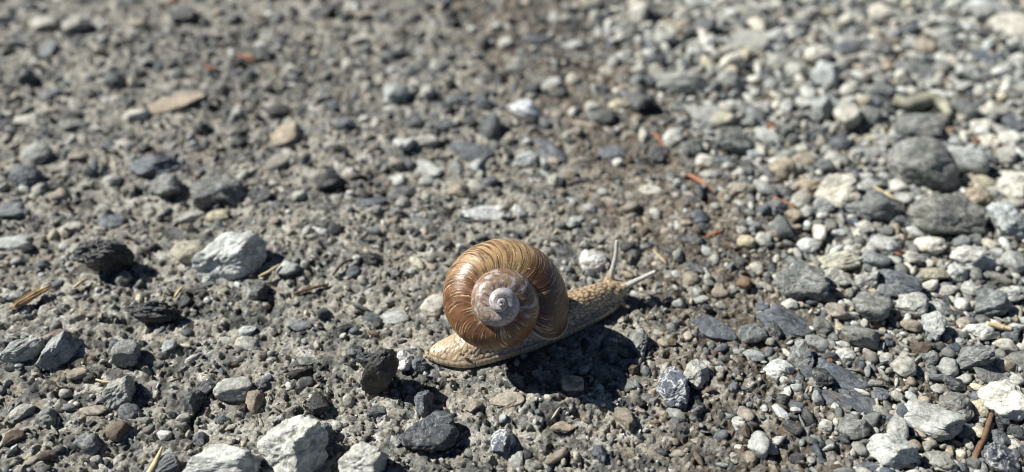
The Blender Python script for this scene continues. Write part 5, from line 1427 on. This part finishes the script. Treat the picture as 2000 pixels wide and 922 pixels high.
M_NEEDLE = simple_material("dry_orange_needle", (0.33, 0.135, 0.065), 0.55, 0.3, 300)
M_STRAW = simple_material("pale_straw", (0.52, 0.42, 0.24), 0.6, 0.3, 400)
M_TWIG = simple_material("brown_twig", (0.14, 0.085, 0.05), 0.75, 0.4, 500)
M_BARK = simple_material("dark_root", (0.07, 0.05, 0.038), 0.8, 0.4, 500)
M_WOOD = simple_material("split_wood", (0.40, 0.27, 0.13), 0.65, 0.65, 260, (1, 1, 1))
M_LEAF = simple_material("rust_leaf", (0.20, 0.085, 0.05), 0.7, 0.4, 300)
M_CURL = simple_material("pale_green_stalk", (0.25, 0.245, 0.185), 0.8, 0.5, 200)
STICKS = [
    ('needle', 'needle', "thin orange needle standing between a white pebble and a dark one", [(70.3, 133.1, 1.5), (72.1, 126.0, 1.0), (74.0, 120.6, 0.3)], [0.5, 0.6, 0.4], 1, M_NEEDLE),
    ('needle', 'needle', "thick bright orange needle lying on the soil behind the snail's head", [(78.7, 100.7, 0.8), (83.8, 94.9, 0.8), (89.0, 86.6, 0.4)], [0.7, 0.95, 0.7], 0.8, M_NEEDLE),
    ('leaf_scrap', 'leaf scrap', "orange leaf scrap lying on gravel beside the smooth grey stone", [(127.5, 151.6, 1.0), (129.8, 145.9, 1.5), (131.7, 138.5, 1.0)], [1.2, 1.9, 1.1], 0.5, M_LEAF),
    ('wood_splinter', 'splinter', "split yellow brown wood splinter lying at the edge of the crust", [(-177.1, 12.9, 1.2), (-172.3, 18.3, 1.8), (-167.1, 24.5, 1.6)], [1.2, 2.6, 1.5], 0.7, M_WOOD),
    ('twig', 'twig', "short brown twig lying flat on the crust beside the thin pale slab", [(-77.6, 22.3, 0.5), (-71.5, 24.6, 0.6), (-65.6, 26.9, 0.4)], [.45, .6, .45], 1, M_TWIG),
    ('root', 'root', "curved dark root lying on the crust beside the low black stone", [(-64.8, 31.3, 0.2), (-62.8, 35.2, 1.0), (-60.1, 38.0, 1.0), (-56.3, 39.9, 0.3)], [.4, .6, .6, .4], 1, M_BARK),
    ('wood_sliver', 'splinter', "tan wood sliver leaning on the grey oval pebble", [(-92.0, 29.2, 2.0), (-88.3, 31.2, 2.6), (-84.8, 34.0, 2.8)], [.35, .55, .35], 1, M_STRAW),
    ('straw', 'straw', "short pale straw on the soil beyond the snail's tentacles", [(58.0, 47.0, 1.2), (60.2, 43.0, 1.0), (62.1, 40.3, 0.4)], [.25, .35, .25], 1, M_STRAW),
    ('leaf_scrap', 'leaf scrap', "dull red leaf scrap on soil behind the pale bluish stone", [(79.8, 54.3, 0.6), (83.7, 56.3, 0.8), (87.5, 58.2, 0.5)], [.6, .9, .6], .6, M_NEEDLE),
    ('twig', 'twig', "bent brown twig propped under the cream rounded pebble in the gravel", [(153.4, -31.6, 2.5), (147.5, -39.6, 2.0), (144.5, -43.0, 1.6), (140.8, -47.6, 0.8)], [.75, .85, .9, .9], 1, M_TWIG),
    ('straw', 'straw', "yellow straw lying across the gravel at the picture's edge", [(170.1, 7.5, 3.0), (173.9, 6.2, 3.0), (177.8, 5.1, 3.0)], [.8, .95, .8], 1, M_STRAW),
    ('grass_blade', 'grass blade', "dry pale grass blade sticking up at the bottom edge of the crust", [(-101.9, -45.5, 5.0), (-103.0, -49.1, 3.0), (-104.7, -53.0, 1.0)], [.3, .9, 1.2], .8, M_STRAW),
    ('leaf_scrap', 'leaf scrap', "rust red leaf scrap on the blurred crust nearest the dark brown rock", [(-150.4, 214.1, 0.6), (-143.7, 208.4, 1.2), (-138.9, 205.6, 0.6)], [1.4, 2.4, 1.4], .6, M_LEAF),
    ('leaf_scrap', 'leaf scrap', "small rust red leaf scrap on the blurred crust in front of the larger one", [(-162.8, 196.2, 0.6), (-159.5, 193.6, 1.2), (-157.0, 192.1, 0.6)], [1.3, 2.2, 1.3], .6, M_LEAF),
    ('leaf_scrap', 'leaf scrap', "dark red leaf scrap at the very top of the blurred crust", [(-214.1, 283.5, 0.6), (-210.2, 282.9, 1.2), (-206.7, 282.8, 0.6)], [1.3, 2.0, 1.3], .6, M_LEAF),
    ('leaf_scrap', 'leaf scrap', "red brown leaf scrap by the white rock at the picture's edge", [(228.7, 118.2, 2.6), (230.7, 118.8, 3.2), (232.8, 118.2, 2.6)], [1.2, 1.9, 1.2], .6, M_LEAF),
    ('leaf_scrap', 'leaf scrap', "dark red leaf scrap between the round olive stone and the pale gravel", [(219.2, 125.8, 2.6), (221.3, 126.2, 3.0), (222.8, 125.1, 2.6)], [1.0, 1.6, 1.0], .6, M_LEAF),
    ('leaf_scrap', 'leaf scrap', "tiny red leaf scrap on gravel beside the broad cream stones", [(151.1, 44.2, 2.6), (152.0, 43.0, 3.0), (153.1, 42.1, 2.6)], [.8, 1.3, .8], .6, M_LEAF),
    ('leaf_scrap', 'leaf scrap', "tiny dark red leaf scrap on soil behind the smooth blue slab", [(108.7, -9.4, 1.0), (109.7, -9.3, 1.4), (110.8, -9.4, 1.0)], [.8, 1.2, .8], .6, M_LEAF),
    ('needle', 'needle', "dull brown needle in the gravel in front of the brown pebble", [(112.8, 78.4, 2.4), (116.1, 74.9, 2.4), (120.4, 72.5, 2.0)], [.6, .8, .6], 1, M_NEEDLE),
    ('straw', 'straw', "thin tan straw across the gravel in front of the big round boulder", [(160.5, 91.0, 2.6), (163.3, 86.7, 2.6), (166.4, 82.6, 2.4)], [.5, .6, .5], 1, M_STRAW),
    ('straw', 'straw', "short yellow straw by the small dark stone behind the glossy black wedge", [(-120.4, 19.5, 1.6), (-119.5, 21.6, 2.2), (-119.1, 24.2, 2.0)], [.4, .6, .4], 1, M_STRAW),
    ('twig', 'twig', "thin curved tan twig at the foot of the large jagged black rock", [(-158.6, 23.7, 0.4), (-157.0, 25.8, 1.0), (-155.7, 28.6, 1.0)], [.4, .55, .4], 1, M_STRAW),
    ('straw', 'straw', "fine pale straw lying on the crust in front of the steep pale stone", [(-133.9, -17.9, 0.4), (-131.1, -18.9, 0.8), (-128.2, -19.1, 0.4)], [.3, .4, .3], 1, M_STRAW),
    ('curled_stalk', 'stalk', "pale yellow green curled stalk lying on the blurred gravel", [(194.7, 160.6, 4.0), (201.5, 157.1, 4.6), (213.4, 161.6, 5.2), (218.7, 157.1, 4.6), (218.2, 148.3, 3.4)], [3.6, 3.9, 4.2, 3.6, 2.0], .9, M_CURL),
]
STICK_GROUPS = {"needle": "dry needles on the ground", "leaf scrap": "leaf scraps on the ground", "straw": "straws on the ground", "twig": "twigs on the ground", "splinter": "wood splinters on the crust"}
for name, cat, label, pts, radii, flat, mat in STICKS:
    if name == 'wood_splinter':
        splinter(label, cat, pts, STICK_GROUPS.get(cat))
        continue
    stick(name, label, cat, pts, radii, mat, flat, STICK_GROUPS.get(cat))


def build_litter(n):
    """broken fibres and needle ends caught between the stones"""
    r = np.random.default_rng(31)
    V, F, C, k = [], [], [], 0
    for _ in range(n):
        y = -58 + 200 * r.uniform() ** 1.2
        x = r.uniform(-1, 1) * float(half_width(y))
        if snail_dist(np.array([x]), np.array([y]))[0] < 14:
            continue
        L, a, t = r.uniform(1.5, 5.0), r.uniform(0, 2 * np.pi), r.normal(0, 0.2)
        d = np.array((np.cos(a), np.sin(a), np.tan(t)))
        s = np.linspace(-0.5, 0.5, 6)[:, None]
        bend = np.array((-np.sin(a), np.cos(a), 0.0)) * r.normal(0, 0.5)
        p = np.array((x, y, gz(x, y) + r.uniform(0.9, 1.8))) + d * L * s + bend * (s ** 2)
        v, f = tube(p, np.full(6, r.uniform(0.10, 0.24)), 5)
        V.append(v); F.append(tri_quads(f) + k); k += len(v)
        col = np.array([(0.40, 0.32, 0.19), (0.22, 0.13, 0.07), (0.13, 0.085, 0.05), (0.27, 0.12, 0.06)][r.integers(0, 4)])
        C.append(np.repeat(col[None] * r.uniform(0.7, 1.1), len(v), 0))
    me = mesh_from("plant_litter", np.concatenate(V), np.concatenate(F), True)
    color_attr(me, "tone", np.concatenate(C))
    tag(link("plant_litter", me, M_GRIT), "broken plant fibres caught between the stones", None, None, "stuff")
build_litter(70)
